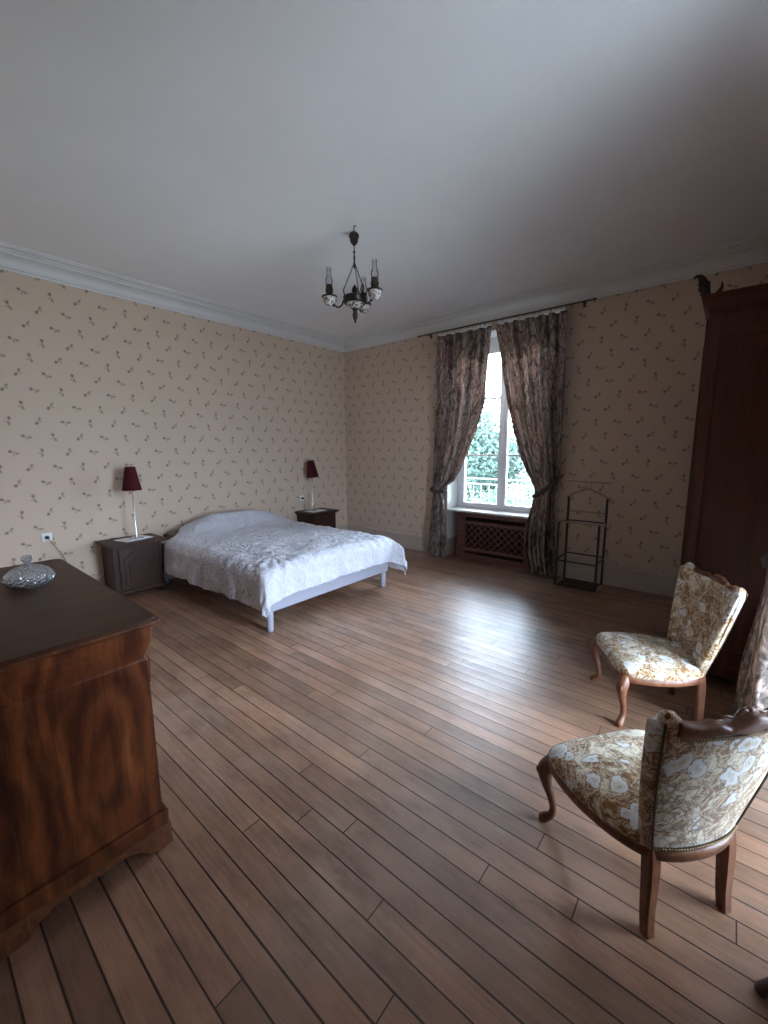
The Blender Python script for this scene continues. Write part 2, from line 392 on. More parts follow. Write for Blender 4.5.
def add_tube(bm, pts, r=.01, n=10, smooth=True, square=False, k=6, spline=True):
    """pts: (x,y,z) or (x,y,z,r) or (x,y,z,rx,ry)"""
    pts = [tuple(p)+((r,) if len(p) == 3 else ()) for p in pts]
    if spline and len(pts) > 2: pts = catmull(pts, k)
    b = bmesh.new(); P = [Vector(p[:3]) for p in pts]; rings = []
    t0 = (P[1]-P[0]).normalized(); up = Vector((0, 0, 1)) if abs(t0.z) < .9 else Vector((1, 0, 0))
    nrm = (up-t0*up.dot(t0)).normalized()
    for i, p in enumerate(P):
        t = (P[min(i+1, len(P)-1)]-P[max(i-1, 0)])
        t = t.normalized() if t.length > 1e-9 else t0
        nrm = (nrm-t*nrm.dot(t)).normalized(); bi = t.cross(nrm)
        rr = abs(pts[i][3])
        if square:
            cs = [(1, .7), (.7, 1), (-.7, 1), (-1, .7), (-1, -.7), (-.7, -1), (.7, -1), (1, -.7)]
            rings.append([p+nrm*a*rr+bi*c*rr for a, c in cs])
        else:
            rings.append([p+(nrm*math.cos(2*PI*j/n)+bi*math.sin(2*PI*j/n))*rr for j in range(n)])
    grid_faces(b, rings, smooth=smooth and not square)
    merge(bm, b); return bm
def add_sphere(bm, c, r, sub=2, scale=(1, 1, 1), seg=None):
    b = bmesh.new(); bmesh.ops.create_icosphere(b, subdivisions=sub, radius=r)
    for v in b.verts: v.co = Vector((v.co.x*scale[0], v.co.y*scale[1], v.co.z*scale[2]))+Vector(c)
    for f in b.faces: f.smooth = True
    merge(bm, b); return bm
def add_prism(bm, outline, d0, d1, axis='x', bev=0):
    """outline of 2-D points extruded along an axis: x -> points are (y,z), y -> (x,z), z -> (x,y)"""
    def P(a, b, d): return {'x': (d, a, b), 'y': (a, d, b), 'z': (a, b, d)}[axis]
    b = bmesh.new()
    v0 = [b.verts.new(P(p[0], p[1], d0)) for p in outline]; v1 = [b.verts.new(P(p[0], p[1], d1)) for p in outline]
    n = len(outline)
    b.faces.new(v0); b.faces.new(v1[::-1])
    for i in range(n): b.faces.new((v0[i], v0[(i+1) % n], v1[(i+1) % n], v1[i]))
    if bev: bmesh.ops.bevel(b, geom=list(b.edges), offset=bev, segments=2, profile=.6, affect='EDGES')
    merge(bm, b); return bm
def obj(name, bm, mats, parent=None, fix=True, smooth_angle=None):
    if fix: bmesh.ops.recalc_face_normals(bm, faces=bm.faces)
    me = bpy.data.meshes.new(name); bm.to_mesh(me); bm.free()
    for m in (mats if isinstance(mats, (list, tuple)) else [mats]): me.materials.append(M[m] if isinstance(m, str) else m)
    o = bpy.data.objects.new(name, me); COL.objects.link(o)
    if parent: o.parent = parent
    return o
def thing(name, label, cat, loc=(0, 0, 0), rz=0, group=None):
    o = bpy.data.objects.new(name, None); o.empty_display_size = .1; COL.objects.link(o)
    o.location = loc; o.rotation_euler = (0, 0, rz)
    o['label'] = label; o['category'] = cat
    if group: o['group'] = group
    return o
def tag(o, label, cat, group=None):
    o['label'] = label; o['category'] = cat
    if group: o['group'] = group
    return o
def struct(o): o['kind'] = 'structure'; return o
def dup(root, loc, rz, label, group=None):
    def cp(o, par):
        c = o.copy(); COL.objects.link(c)
        if par: c.parent = par
        for ch in [q for q in COL.objects if q.parent == o]: cp(ch, c)
        return c
    r = cp(root, None); r.location = loc; r.rotation_euler = (0, 0, rz); r['label'] = label
    if group: r['group'] = group
    return r
def lerp_tab(tab, z):
    """tab: list of rows sorted by first value descending"""
    if z >= tab[0][0]: return tab[0][1:]
    for a, b in zip(tab, tab[1:]):
        if z >= b[0]:
            f = (a[0]-z)/(a[0]-b[0]); f = f*f*(3-2*f)*.35+f*.65
            return tuple(p+(q-p)*f for p, q in zip(a[1:], b[1:]))
    return tab[-1][1:]

# ------------------------------------------------------------------ the room
XR, YF, ZC = 5.5, -5.22, 3.27
N0, N1, NT_ = 2.03, 3.42, 3.02      # window niche in the back wall
P0, P1 = -2.20, -3.59               # window niche in the right wall
b = newbm(); add_box(b, -.3, XR+.4, YF-1.6, .4, -.2, 0); struct(obj('floor', b, 'floor'))
b = newbm(); add_box(b, -.3, XR+.4, YF-1.6, .4, ZC, ZC+.2); struct(obj('ceiling', b, 'plaster'))
b = newbm(); add_box(b, -.3, 0, YF-.2, .4, 0, ZC); struct(obj('wall_left', b, 'wallpaper'))
b = newbm()
add_box(b, 0, N0, 0, .4, 0, ZC); add_box(b, N1, XR+.4, 0, .4, 0, ZC); add_box(b, N0, N1, 0, .4, NT_, ZC)
add_box(b, N0, N1, .27, .4, 0, .66); struct(obj('wall_back', b, 'wallpaper'))
b = newbm()
add_box(b, XR, XR+.4, P0, 0, 0, ZC); struct(obj('wall_right', b, 'wallpaper'))
b = newbm(); add_box(b, XR, XR+.4, YF-.2, P1, 0, ZC); struct(obj('wall_right', b, 'wallpaper'))
b = newbm(); add_box(b, XR, XR+.4, P1, P0, NT_, ZC); struct(obj('wall_right', b, 'wallpaper'))
b = newbm()
D0, D1 = 4.55, 5.42
add_box(b, 0, D0, YF-.2, YF, 0, ZC); add_box(b, D1, XR, YF-.2, YF, 0, ZC); add_box(b, D0, D1, YF-.2, YF, 2.15, ZC)
struct(obj('wall_front', b, 'wallpaper'))
b = newbm()
add_box(b, D0-.9, XR+.4, YF-1.6, YF-1.4, 0, ZC); add_box(b, D0-1.0, D0-.8, YF-1.5, YF-.2, 0, ZC); add_box(b, XR+.2, XR+.4, YF-1.5, YF-.2, 0, ZC)
struct(obj('wall_hallway', b, 'baseboard_paint'))
b = newbm()
add_box(b, D0-.08, D0, YF-.21, YF+.02, 0, 2.23, .006); add_box(b, D1, D1+.07, YF-.21, YF+.02, 0, 2.23, .006); add_box(b, D0-.08, D1+.07, YF-.21, YF+.02, 2.15, 2.23, .006)
struct(obj('trim_1', b, 'white_paint'))

# cornice (profile: distance from the wall, height)
cor = [(0, 3.135), (.016, 3.135), (.020, 3.150), (.035, 3.156), (.045, 3.175)]
for i in range(7):
    a = i/6*PI/2; cor.append((.048+.085*(1-math.cos(a)), 3.180+.055*math.sin(a)))
cor += [(.145, 3.238), (.150, 3.250), (.172, 3.252), (.180, 3.262), (.225, 3.262), (.232, 3.250), (.262, 3.250), (.272, 3.262), (.285, 3.264), (.288, ZC+.01), (0, ZC+.01)]
def cornice(name, pts):
    """pts: plan polyline of (wall corner, inward direction) pairs"""
    b = newbm(); rings = [[Vector((c[0]+d[0]*o, c[1]+d[1]*o, z)) for o, z in cor] for c, d in pts]
    grid_faces(b, rings, smooth=False); return struct(obj(name, b, 'cornice_paint'))
cornice('trim_2', [((0, 0), (1, -1)), ((XR, 0), (-1, -1))])
cornice('trim_3', [((0, YF), (1, 1)), ((0, 0), (1, -1))])
cornice('trim_4', [((XR, 0), (-1, -1)), ((XR, YF), (-1, 1))])
cornice('trim_5', [((XR, YF), (-1, 1)), ((0, YF), (1, 1))])
# baseboards
bp = [(0, 0), (.022, 0), (.022, .05), (.016, .056), (.016, .195), (.024, .202), (.024, .212), (.012, .232), (0, .238)]
def baseboard(name, segs):
    b = newbm()
    for (x0, y0), (x1, y1), (dx, dy) in segs:
        grid_faces(b, [[Vector((x+dx*o, y+dy*o, z)) for o, z in bp] for x, y in ((x0, y0), (x1, y1))], smooth=False)
    return struct(obj(name, b, 'baseboard_paint'))
baseboard('baseboard_back', [((0, 0), (N0, 0), (0, -1)), ((N1, 0), (XR, 0), (0, -1)), ((N0, -.02), (N0, .27), (1, 0)), ((N1, .27), (N1, -.02), (-1, 0))])
baseboard('baseboard_left', [((0, YF), (0, 0), (1, 0))])
baseboard('baseboard_right', [((XR, 0), (XR, P0), (-1, 0)), ((XR, P1), (XR, YF), (-1, 0))])
baseboard('baseboard_front', [((0, YF), (D0-.08, YF), (0, 1))])

# windows: built in local space looking along +Y (inside is -Y), placed by matrix
def window(name, Mx, low=.655):
    root = bpy.data.objects.new(name, None); COL.objects.link(root); struct(root); root.matrix_world = Mx
    W = N1-N0; h = W/2
    def T(nm, bm, m, par=root):
        o = obj(nm, bm, m, par); return o
    b = newbm()   # reveal lining of the niche
    add_box(b, -h-.002, -h+.012, -.012, .30, .24 if low > .5 else 0, NT_); add_box(b, h-.012, h+.002, -.012, .30, .24 if low > .5 else 0, NT_)
    add_box(b, -h, h, -.012, .30, NT_-.012, NT_+.002); T('reveal', b, 'white_paint')
    b = newbm()
    f0, f1 = low, NT_-.012; fy0, fy1 = .275, .345
    add_box(b, -h+.012, -h+.062, fy0, fy1, f0, f1, .004); add_box(b, h-.062, h-.012, fy0, fy1, f0, f1, .004)
    add_box(b, -h+.062, h-.062, fy0, fy1, f0, f0+.05, .004); add_box(b, -h+.062, h-.062, fy0, fy1, 2.86, f1, .004)
    T('window_frame', b, 'pvc')
    for s in (-1, 1):
        b = newbm()
        a0, a1 = (.004, h-.064)
        x0, x1 = sorted((s*a0, s*a1)); z0, z1 = f0+.045, 2.865; t = .055
        y0, y1 = .262, .325
        add_box(b, x0, x0+t, y0, y1, z0, z1, .006); add_box(b, x1-t, x1, y0, y1, z0, z1, .006)
        add_box(b, x0+t, x1-t, y0, y1, z0, z0+.075, .006); add_box(b, x0+t, x1-t, y0, y1, z1-.06, z1, .006)
        for zb in ((1.45, 2.22) if low > .5 else (.75, 1.45, 2.22)): add_box(b, x0+t, x1-t, .285, .312, zb-.014, zb+.014, .004)
        cs = T('casement', b, 'pvc')
        g = newbm()
        for za, zb in (((z0+.07, 1.44),) if low > .5 else ((z0+.07, .74), (.76, 1.44)))+((1.46, 2.21), (2.23, z1-.055)):
            add_box(g, x0+t-.005, x1-t+.005, .296, .300, za, zb)
        T('pane', g, 'pane_glass', cs)
    b = newbm(); add_box(b, -.022, .022, .245, .264, f0+.05, 2.86, .006); add_box(b, -.012, .012, .225, .247, 1.38, 1.50, .006)
    T('meeting_stile', b, 'pvc')
    return root
window('window_1', Matrix.Translation(((N0+N1)/2, 0, 0)))
window('window_2', Matrix.Translation((XR, (P0+P1)/2, 0)) @ Matrix.Rotation(-PI/2, 4, 'Z'), .01)
# window sills
b = newbm(); add_box(b, N0+.01, N1-.01, -.015, .274, .664, .692, .006); o = tag(obj('window_sill', b, 'white_paint'), 'white window sill board above the lattice radiator cover', 'window sill')
b = newbm(); add_box(b, XR+.0, XR+.39, P1, P0, -.02, .012, .004)
struct(obj('trim_6', b, 'rail_wood'))

# guard rail outside window 1
b = newbm()
for z in (1.02, 1.10): add_tube(b, [(N0-.05, .55, z), (N1+.05, .55, z)], .010, spline=False)
for i in range(12):
    x = N0+(N1-N0)*i/11; add_tube(b, [(x, .55, .62), (x, .55, 1.03)], .006, 6, spline=False)
add_tube(b, [(N0-.05, .55, .64), (N1+.05, .55, .64)], .010, spline=False)
for x in (N0-.04, N1+.04):
    add_tube(b, [(x, .39, 1.02), (x, .56, 1.02)], .010, spline=False); add_tube(b, [(x, .39, .64), (x, .56, .64)], .010, spline=False)
tag(obj('guard_rail', b, 'steel_cable'), 'thin metal guard rail outside the window', 'railing')

# ------------------------------------------------------------------ radiator cover
rc = thing('radiator_cover', 'dark brown wooden radiator cover with diamond lattice under the window', 'radiator cover', (2.745, .14, 0))
X0, X1 = -.55, .55
b = newbm()
add_box(b, X0, X0+.03, -.115, .12, .05, .655, .003); add_box(b, X1-.03, X1, -.115, .12, .05, .655, .003)
add_box(b, X0-.005, X1+.005, -.122, .12, .648, .662, .003)
obj('side_panels', b, 'radiator_wood', rc)
b = newbm(); add_box(b, X0-.008, X1+.008, -.130, .12, 0, .075, .004); obj('plinth', b, 'radiator_wood', rc)
b = newbm()
F0, F1, G0, G1 = -.470, .470, .125, .545
add_box(b, X0+.03, F0+.045, -.118, -.10, .075, .648, .002); add_box(b, F1-.045, X1-.03, -.118, -.10, .075, .648, .002)
add_box(b, X0+.03, X1-.03, -.118, -.10, .60, .648, .002)
for (a0, a1, c0, c1) in ((F0, F0+.05, G0, G1), (F1-.05, F1, G0, G1), (F0+.05, F1-.05, G0, G0+.04), (F0+.05, F1-.05, G1-.04, G1)):
    add_box(b, a0, a1, -.132, -.112, c0, c1, .004)
obj('front_frame', b, 'radiator_wood', rc)
b = newbm()
gx0, gx1, gz0, gz1 = F0+.05, F1-.05, G0+.04, G1-.04
s = .098; th = .0075
hgt = gz1-gz0; k = -8
while k*s < (gx1-gx0)+hgt:
    for sg in (1, -1):
        pts = []
        # line u - sg*v = c
        c = k*s
        cand = []
        if sg == 1:
            u0 = c; ua, ub = max(0, u0), min(gx1-gx0, u0+hgt)
            if ub > ua+.01: pts = [(ua, ua-u0), (ub, ub-u0)]
        else:
            u0 = c; ua, ub = max(0, u0-hgt), min(gx1-gx0, u0)
            if ub > ua+.01: pts = [(ua, u0-ua), (ub, u0-ub)]
        if pts:
            (ax, az), (bx, bz) = pts; dx, dz = bx-ax, bz-az; L = math.hypot(dx, dz); nx, nz = -dz/L*th, dx/L*th
            yo = -.124 if sg == 1 else -.119
            quad = [(gx0+ax+nx, gz0+az+nz), (gx0+bx+nx, gz0+bz+nz), (gx0+bx-nx, gz0+bz-nz), (gx0+ax-nx, gz0+az-nz)]
            add_prism(b, quad, yo, yo+.006, 'y')
    k += 1
obj('lattice', b, 'radiator_wood', rc)
b = newbm()
for i in range(14):
    x = X0+.07+i*.074; add_box(b, x, x+.055, -.04, .06, .10, .58, .012)
obj('radiator', b, 'oak_dark', rc)

# ------------------------------------------------------------------ curtains
def curtain_mesh(tab, zs, folds, yf, ns=150, amp0=.035, seed=0, top_y=0):
    """tab rows: z, xL, xR, extra y, amplitude. Returns bmesh with UV"""
    b = newbm(); uvl = b.loops.layers.uv.new('UVMap'); vs = []
    rnd = random.Random(seed); ph = [rnd.uniform(0, 6.28) for _ in range(6)]
    for iz, z in enumerate(zs):
        xl, xr, ey, am = lerp_tab(tab, z); row = []
        for i in range(ns+1):
            u = i/ns
            uw = u+.018*math.sin(2*PI*u*1.7+ph[0]+z*.6)+.008*math.sin(5*z+ph[1])
            x = xl+(xr-xl)*u
            w = math.sin(2*PI*folds*uw+ph[2])
            w = math.copysign(abs(w)**.75, w)*(.75+.25*math.sin(2*PI*uw*2.3+ph[3]))
            w2 = .25*math.sin(2*PI*folds*2.1*uw+ph[4]+z*1.3)
            y = ey+1.35*am*(w+w2)+.006*math.sin(9*z+u*8+ph[5])
            row.append((b.verts.new((x, y, z)), u, z))
        vs.append(row)
    for r0, r1 in zip(vs, vs[1:]):
        for a, c in zip(zip(r0, r0[1:]), zip(r1, r1[1:])):
            q = [a[0], a[1], c[1], c[0]]
            f = b.faces.new([k[0] for k in q]); f.smooth = True
            for lp, k in zip(f.loops, q): lp[uvl].uv = (k[1]*1.15, k[2]/2.0*1.3)
    return b
def zlist(z1, z0, dense=()):
    zs = []; z = z1
    while z > z0:
        zs.append(z); z -= .012 if any(abs(z-d) < .17 for d in dense) else .028
    zs.append(z0); return zs
def make_curtain(bm, root):
    o = obj('cloth', bm, 'curtain', root, fix=False)
    md = o.modifiers.new('Solidify', 'SOLIDIFY'); md.thickness = .003
    return o
YC = -.115
# left hand curtain of the window
cl = thing('curtain', 'printed brown tapestry curtain left of the window, tied back low', 'curtain', (1.95, YC, 0), group=None)
tabL = [(3.04, -.075, .745, 0, .026), (2.16, -.08, .69, 0, .034), (1.80, -.085, .60, 0, .036), (1.53, -.088, .49, -.005, .036), (1.30, -.085, .385, -.01, .033), (1.12, -.082, .285, -.015, .028),
        (1.03, -.075, .165, -.02, .024), (.97, -.068, .075, -.02, .022), (.92, -.065, .06, -.02, .020), (.84, -.075, .10, -.02, .024), (.6, -.10, .13, -.02, .03), (.3, -.135, .18, -.02, .036), (.05, -.155, .16, -.02, .038), (.015, -.155, .15, -.02, .038)]
make_curtain(curtain_mesh(tabL, zlist(3.04, .015, (1.0,)), 5.5, 0, seed=3), cl)
def heading(x0, x1, root):
    b = newbm(); n = 60; rows = []
    for z in (3.035, 3.082):
        rows.append([Vector((x0+(x1-x0)*i/n, -.002+.009*math.sin(i*1.35), z+.004*math.sin(i*.9))) for i in range(n+1)])
    grid_faces(b, rows, close_u=False); o = obj('heading_tape', b, 'paper_white', root, fix=False)
    md = o.modifiers.new('Solidify', 'SOLIDIFY'); md.thickness = .004
heading(-.03, .745, cl)
def tie(path, root, r=.012):
    b = newbm(); add_tube(b, path, r, 8, k=8)
    for v in b.verts: pass
    obj('tieback', b, 'curtain_tie', root)
plain('curtain_tie', (.075, .045, .045), .8, nz=.3, scale=60)
tie([(-.10, .10, 1.0, .010), (-.115, .02, .985, .018), (-.09, -.045, .965, .024), (0.0, -.062, .945, .026), (.085, -.03, .95, .022), (.105, .02, .965, .018), (.08, .05, .975, .012)], cl)
cr_ = thing('curtain', 'printed brown tapestry curtain right of the window, beside the valet stand', 'curtain', (3.45, YC, 0))
tabR = [(3.045, -.686, .135, 0, .026), (2.60, -.60, .145, 0, .032), (2.13, -.508, .150, 0, .034), (1.80, -.42, .155, 0, .036), (1.525, -.33, .165, -.005, .036), (1.30, -.24, .17, -.01, .034), (1.164, -.165, .170, -.015, .030),
        (1.06, -.115, .145, -.02, .026), (.99, -.110, .115, -.025, .024), (.90, -.130, .12, -.025, .026), (.7, -.175, .135, -.02, .032), (.45, -.205, .15, -.02, .036), (.27, -.20, .165, -.02, .038), (.10, -.15, .175, -.02, .038), (.015, -.13, .18, -.02, .038)]
make_curtain(curtain_mesh(tabR, zlist(3.045, .015, (1.05,)), 6.0, 0, seed=11), cr_)
heading(-.686, .12, cr_)
tie([(.165, .10, 1.235, .008), (.16, .01, 1.21, .014), (.115, -.055, 1.15, .022), (.03, -.070, 1.07, .026), (-.07, -.058, .995, .026), (-.128, -.02, .975, .022), (-.12, .04, .99, .014)], cr_)
# curtain of the right-hand window
c3 = thing('curtain', 'foot of a printed curtain at the right edge, behind the nearer chair', 'curtain', (XR-.12, -2.43, 0), rz=-PI/2)
tab3 = [(3.045, -.42, .40, 0, .026), (2.16, -.42, .34, 0, .034), (1.53, -.40, .20, 0, .036), (1.12, -.34, -.02, -.01, .030), (.97, -.30, -.16, -.02, .022), (.90, -.30, -.15, -.02, .022), (.6, -.345, -.06, -.025, .034), (.3, -.40, .04, -.035, .045), (.015, -.435, .08, -.045, .05)]
make_curtain(curtain_mesh(tab3, zlist(3.045, .015, (1.0,)), 7.5, 0, seed=21), c3)
tie([(-.34, .10, 1.05, .010), (-.335, 0, 1.0, .018), (-.28, -.055, .955, .026), (-.17, -.05, .94, .026), (-.13, 0, .96, .018)], c3)
# rods
rod = thing('curtain_rod', 'thin dark curtain rod running along the cornice above the window', 'curtain rod', (2.73, -.115, 3.10))
b = newbm(); add_tube(b, [(-1.13, 0, 0), (1.12, 0, 0)], .0085, 10, spline=False); obj('rod', b, 'rail_wood', rod)
for s in (-1, 1):
    b = newbm(); add_lathe(b, [(.001, -.02), (.010, -.016), (.013, 0), (.009, .014), (.001, .018)], n=12, M4=Matrix.Translation((s*1.13, 0, 0)) @ Matrix.Rotation(PI/2, 4, 'Y')); obj('finial', b, 'rail_wood', rod)
    b = newbm(); add_tube(b, [(s*1.0, .112, .0), (s*1.0, 0, 0)], .005, 8, spline=False); add_box(b, s*1.0-.014, s*1.0+.014, .105, .115, -.03, .03, .002); obj('bracket', b, 'rail_wood', rod)
for i in range(30):
    x = -.83+i*1.68/29
    b = newbm(); add_tube(b, [(x, .0, .009), (x, -.007, 0), (x, 0, -.012), (x, .004, -.030)], .002, 6); obj('curtain_hook', b, 'brass_old', rod)

# ------------------------------------------------------------------ valet stand
vs = thing('valet_stand', 'black metal valet stand with coat hanger and trouser bar by the curtain', 'valet stand', (3.925, -.28, 0))
def post(x, y, z1, nm='post'):
    b = newbm(); add_box(b, x-.011, x+.011, y-.011, y+.011, .02, z1, .002); obj(nm, b, 'black_metal', vs)
for x in (-.200, .200):
    post(x, .155, .995); post(x+(.005 if x > 0 else -.005), -.155, .742)
    b = newbm(); add_box(b, x-.012, x+.012, -.185, .185, 0, .022, .005); obj('foot_rail', b, 'pale_wood', vs)
    for z in (.325,):
        b = newbm(); add_box(b, x-.007, x+.007, -.15, .15, z-.007, z+.007, .001); obj('cross_bar', b, 'black_metal', vs)
    b = newbm(); add_box(b, x-.007, x+.007, -.15, .15, .722, .736, .001); obj('cross_bar', b, 'black_metal', vs)
for (y, z) in ((-.155, .310), (.155, .340), (.155, .725)):
    b = newbm(); add_box(b, -.20, .20, y-.007, y+.007, z-.007, z+.007, .001); obj('cross_bar', b, 'black_metal', vs)
b = newbm(); add_box(b, -.262, .262, -.178, -.128, .742, .758, .005); obj('seat_slat', b, 'pale_wood', vs)
b = newbm()
for k in range(5): add_box(b, -.19, .19, -.150+k*.066, -.150+k*.066+.035, .024, .034, .002)
add_tube(b, [(-.2, -.158, .03), (.2, -.158, .03)], .006, 6, spline=False)
obj('shoe_rack', b, 'oak_dark', vs)
b = newbm()
add_tube(b, [(-.225, .155, .985, .009), (-.14, .150, 1.035, .010), (-.03, .150, 1.085, .011), (0, .150, 1.092, .011), (.03, .150, 1.085, .011), (.15, .150, 1.03, .010), (.262, .155, .975, .009)], n=8)
obj('coat_hanger', b, 'hanger_wood', vs)
b = newbm(); add_tube(b, [(-.215, .150, 1.175), (.235, .150, 1.165)], .008, 8, spline=False); obj('trouser_bar', b, 'hanger_wood', vs)
b = newbm()
for s in (-1, 1): add_tube(b, [(s*.035, .150, 1.085), (s*.022, .152, 1.12), (s*.028, .150, 1.172)], .005, 6)
obj('hanger_neck', b, 'hanger_wood', vs)
b = newbm(); add_tube(b, [(-.19, .150, .835), (.19, .150, .830)], .007, 8, spline=False); obj('tie_bar', b, 'hanger_wood', vs)

# ------------------------------------------------------------------ bed
bed = thing('bed', 'double bed frame with grey painted rails and block legs', 'bed', (1.15, -2.41, 0))
BX0, BX1, BY0, BY1 = -1.08, 1.10, -.79, .79
b = newbm(); add_box(b, BX1-.035, BX1, BY0, BY1, .185, .325, .006); obj('foot_rail', b, 'bed_lacquer', bed)
for y in (BY0, BY1-.03):
    b = newbm(); add_box(b, BX0, BX1-.035, y, y+.03, .185, .325, .006); obj('side_rail', b, 'bed_lacquer', bed)
b = newbm(); add_box(b, BX0-.0, BX0+.03, BY0, BY1, .185, .325, .006); obj('head_rail', b, 'bed_lacquer', bed)
for x in (BX0+.07, BX1-.045):
    for y in (BY0+.035, BY1-.035):
        b = newbm(); add_lathe(b, [(.024, 0), (.027, .02), (.030, .12), (.032, .19)], x, y, 16); obj('leg', b, 'bed_lacquer', bed)
b = newbm()
for i in range(14): add_box(b, BX0+.08+i*.148, BX0+.15+i*.148, BY0+.03, BY1-.03, .31, .325, .002)
obj('slats', b, 'pale_wood', bed)
b = newbm(); add_box(b, BX0+1.15+.02, BX1+1.15-.02, BY0-2.41+.01, BY1-2.41-.01, .327, .50, .04, 4)
mt = obj('mattress', b, 'mattress_ticking'); tag(mt, 'thick pale grey mattress on the bed frame under the duvet', 'mattress')
for f in mt.data.polygons: f.use_smooth = True

def smooth01(t): t = max(0, min(1, t)); return t*t*(3-2*t)
def duvet():
    b = newbm(); uvl = b.loops.layers.uv.new('UVMap')
    nu, nv = 190, 170
    A0, A1 = .06, 2.52; half_top = .775
    cy = -2.41; xe = 2.20
    vs = []
    def hang(d, r):
        # d: cloth length past the edge -> outward, down
        if d <= 0: return 0, 0
        L = r*PI/2
        if d < L: a = d/r; return r*math.sin(a), r*(1-math.cos(a))
        return r+(d-L)*.10, r+(d-L)*.99
    for i in range(nu+1):
        a = i/nu; row = []
        for j in range(nv+1):
            c = j/nv
            # hanging lengths vary a little
            near = .37+.015*math.sin(a*5.5)+.012*math.sin(a*17+1)
            far = .40
            t = -(half_top+near)+(2*half_top+near+far)*c
            A0_ = A0+.38*smooth01((-t-.42)/.36); s = A0_+(A1-A0_)*a
            da = max(0, s-xe)
            da += (.05*smooth01((abs(t)-.55)/.5)) if da > 0 else 0
            db = max(0, abs(t)-half_top+.02)
            sg = -1 if t < 0 else 1
            ox, dx = hang(da, .10); oy, dy = hang(db, .10)
            x = min(s, xe)+ox; y = cy+sg*(min(abs(t), half_top-.02)+oy)
            z = .565
            # soft puff, higher in the middle of the bed
            z += .022*math.cos(min(1, abs(t)/.8)*PI/2)
            mx, mn = max(dx, dy), min(dx, dy)
            z -= mx+.22*mn
            cw = smooth01(mn/.12)
            # corner gathers
            # pillows under the head end
            hx = math.exp(-((s-.26)/.24)**2)
            hy = smooth01((.92-abs(t-.08))/.65)
            z += .160*hx*hy
            if s < .35 and sg < 0: z -= .03*smooth01((abs(t)-.6)/.3)
            # wrinkles
            p = Vector((s*2.6, t*2.6, 0))
            n1 = mnoise.noise(p*1.1+Vector((3, 7, 1)))
            n2 = mnoise.noise(Vector((s*9, t*5, 4)))
            n3 = mnoise.noise(Vector((s*22, t*16, 8)))
            edge = smooth01((max(abs(t)-.45, s-1.55))/.5)
            rough = .012*n1+.007*n2*(1+edge*1.1)+.0035*n3*(1+edge)+.006*(1-abs(mnoise.noise(Vector((s*13+n1*2, t*19+n2*2, 2)))*2.2))*smooth01((s-.9)/.6)
            z += rough
            # folds running down the hanging sides
            if dy > 0:
                k = smooth01(dy/.3); y += sg*k*(.009*math.sin(s*11+2*n1*3)+.005*math.sin(s*29+n2*4))
            if dx > 0:
                k = smooth01(dx/.2); x += k*(.007*math.sin(t*13+n1*5)+.004*math.sin(t*37))
            # radial gathers near the foot corners
            cd = math.hypot(s-2.25, abs(t)-.78)
            gth = math.exp(-(cd/.38)**2); ang = math.atan2(s-2.0, abs(t)-.55)
            z += .007*gth*math.sin(ang*15+n1*3)
            x += cw*(.012*math.sin(ang*9)+(.09 if sg > 0 else 0)); y += cw*(.03 if sg > 0 else 0)
            z = max(z, .05)
            row.append((b.verts.new((x, y, z)), a, c))
        vs.append(row)
    for r0, r1 in zip(vs, vs[1:]):
        for q0, q1 in zip(zip(r0, r0[1:]), zip(r1, r1[1:])):
            q = [q0[0], q0[1], q1[1], q1[0]]
            f = b.faces.new([k[0] for k in q]); f.smooth = True
            for lp, k in zip(f.loops, q): lp[uvl].uv = (k[1], k[2])
    o = obj('duvet', b, 'duvet', fix=True)
    md = o.modifiers.new('Solidify', 'SOLIDIFY'); md.thickness = .012; md.offset = 1
    return tag(o, 'white duvet with pale lacy flower print spread over the bed', 'duvet')
duvet()
def pillow(x, y, z, lx, ly, lz, mat, rz=0, tilt=0):
    b = newbm(); bmesh.ops.create_cube(b, size=2)
    bmesh.ops.subdivide_edges(b, edges=b.edges, cuts=9, use_grid_fill=True)
    for v in b.verts:
        X, Y, Z = v.co
        e = (1-abs(X)**3.2)*(1-abs(Y)**3.2)
        v.co = Vector((X*lx*(1-.06*abs(Y)**2), Y*ly*(1-.06*abs(X)**2), Z*lz*(.08+.92*max(0, e)**.5)+.004*mnoise.noise(Vector((X*3, Y*3, Z)))))
    for f in b.faces: f.smooth = True
    bmesh.ops.rotate(b, matrix=Matrix.Rotation(tilt, 3, 'Y'), verts=b.verts)
    bmesh.ops.translate(b, vec=(x, y, z), verts=b.verts)
    return obj('pillow', b, mat)
tag(pillow(.16, -2.86, .560, .09, .24, .05, 'pillow_brown', tilt=.2), 'brown patterned pillow end peeping out between duvet and wall', 'pillow')

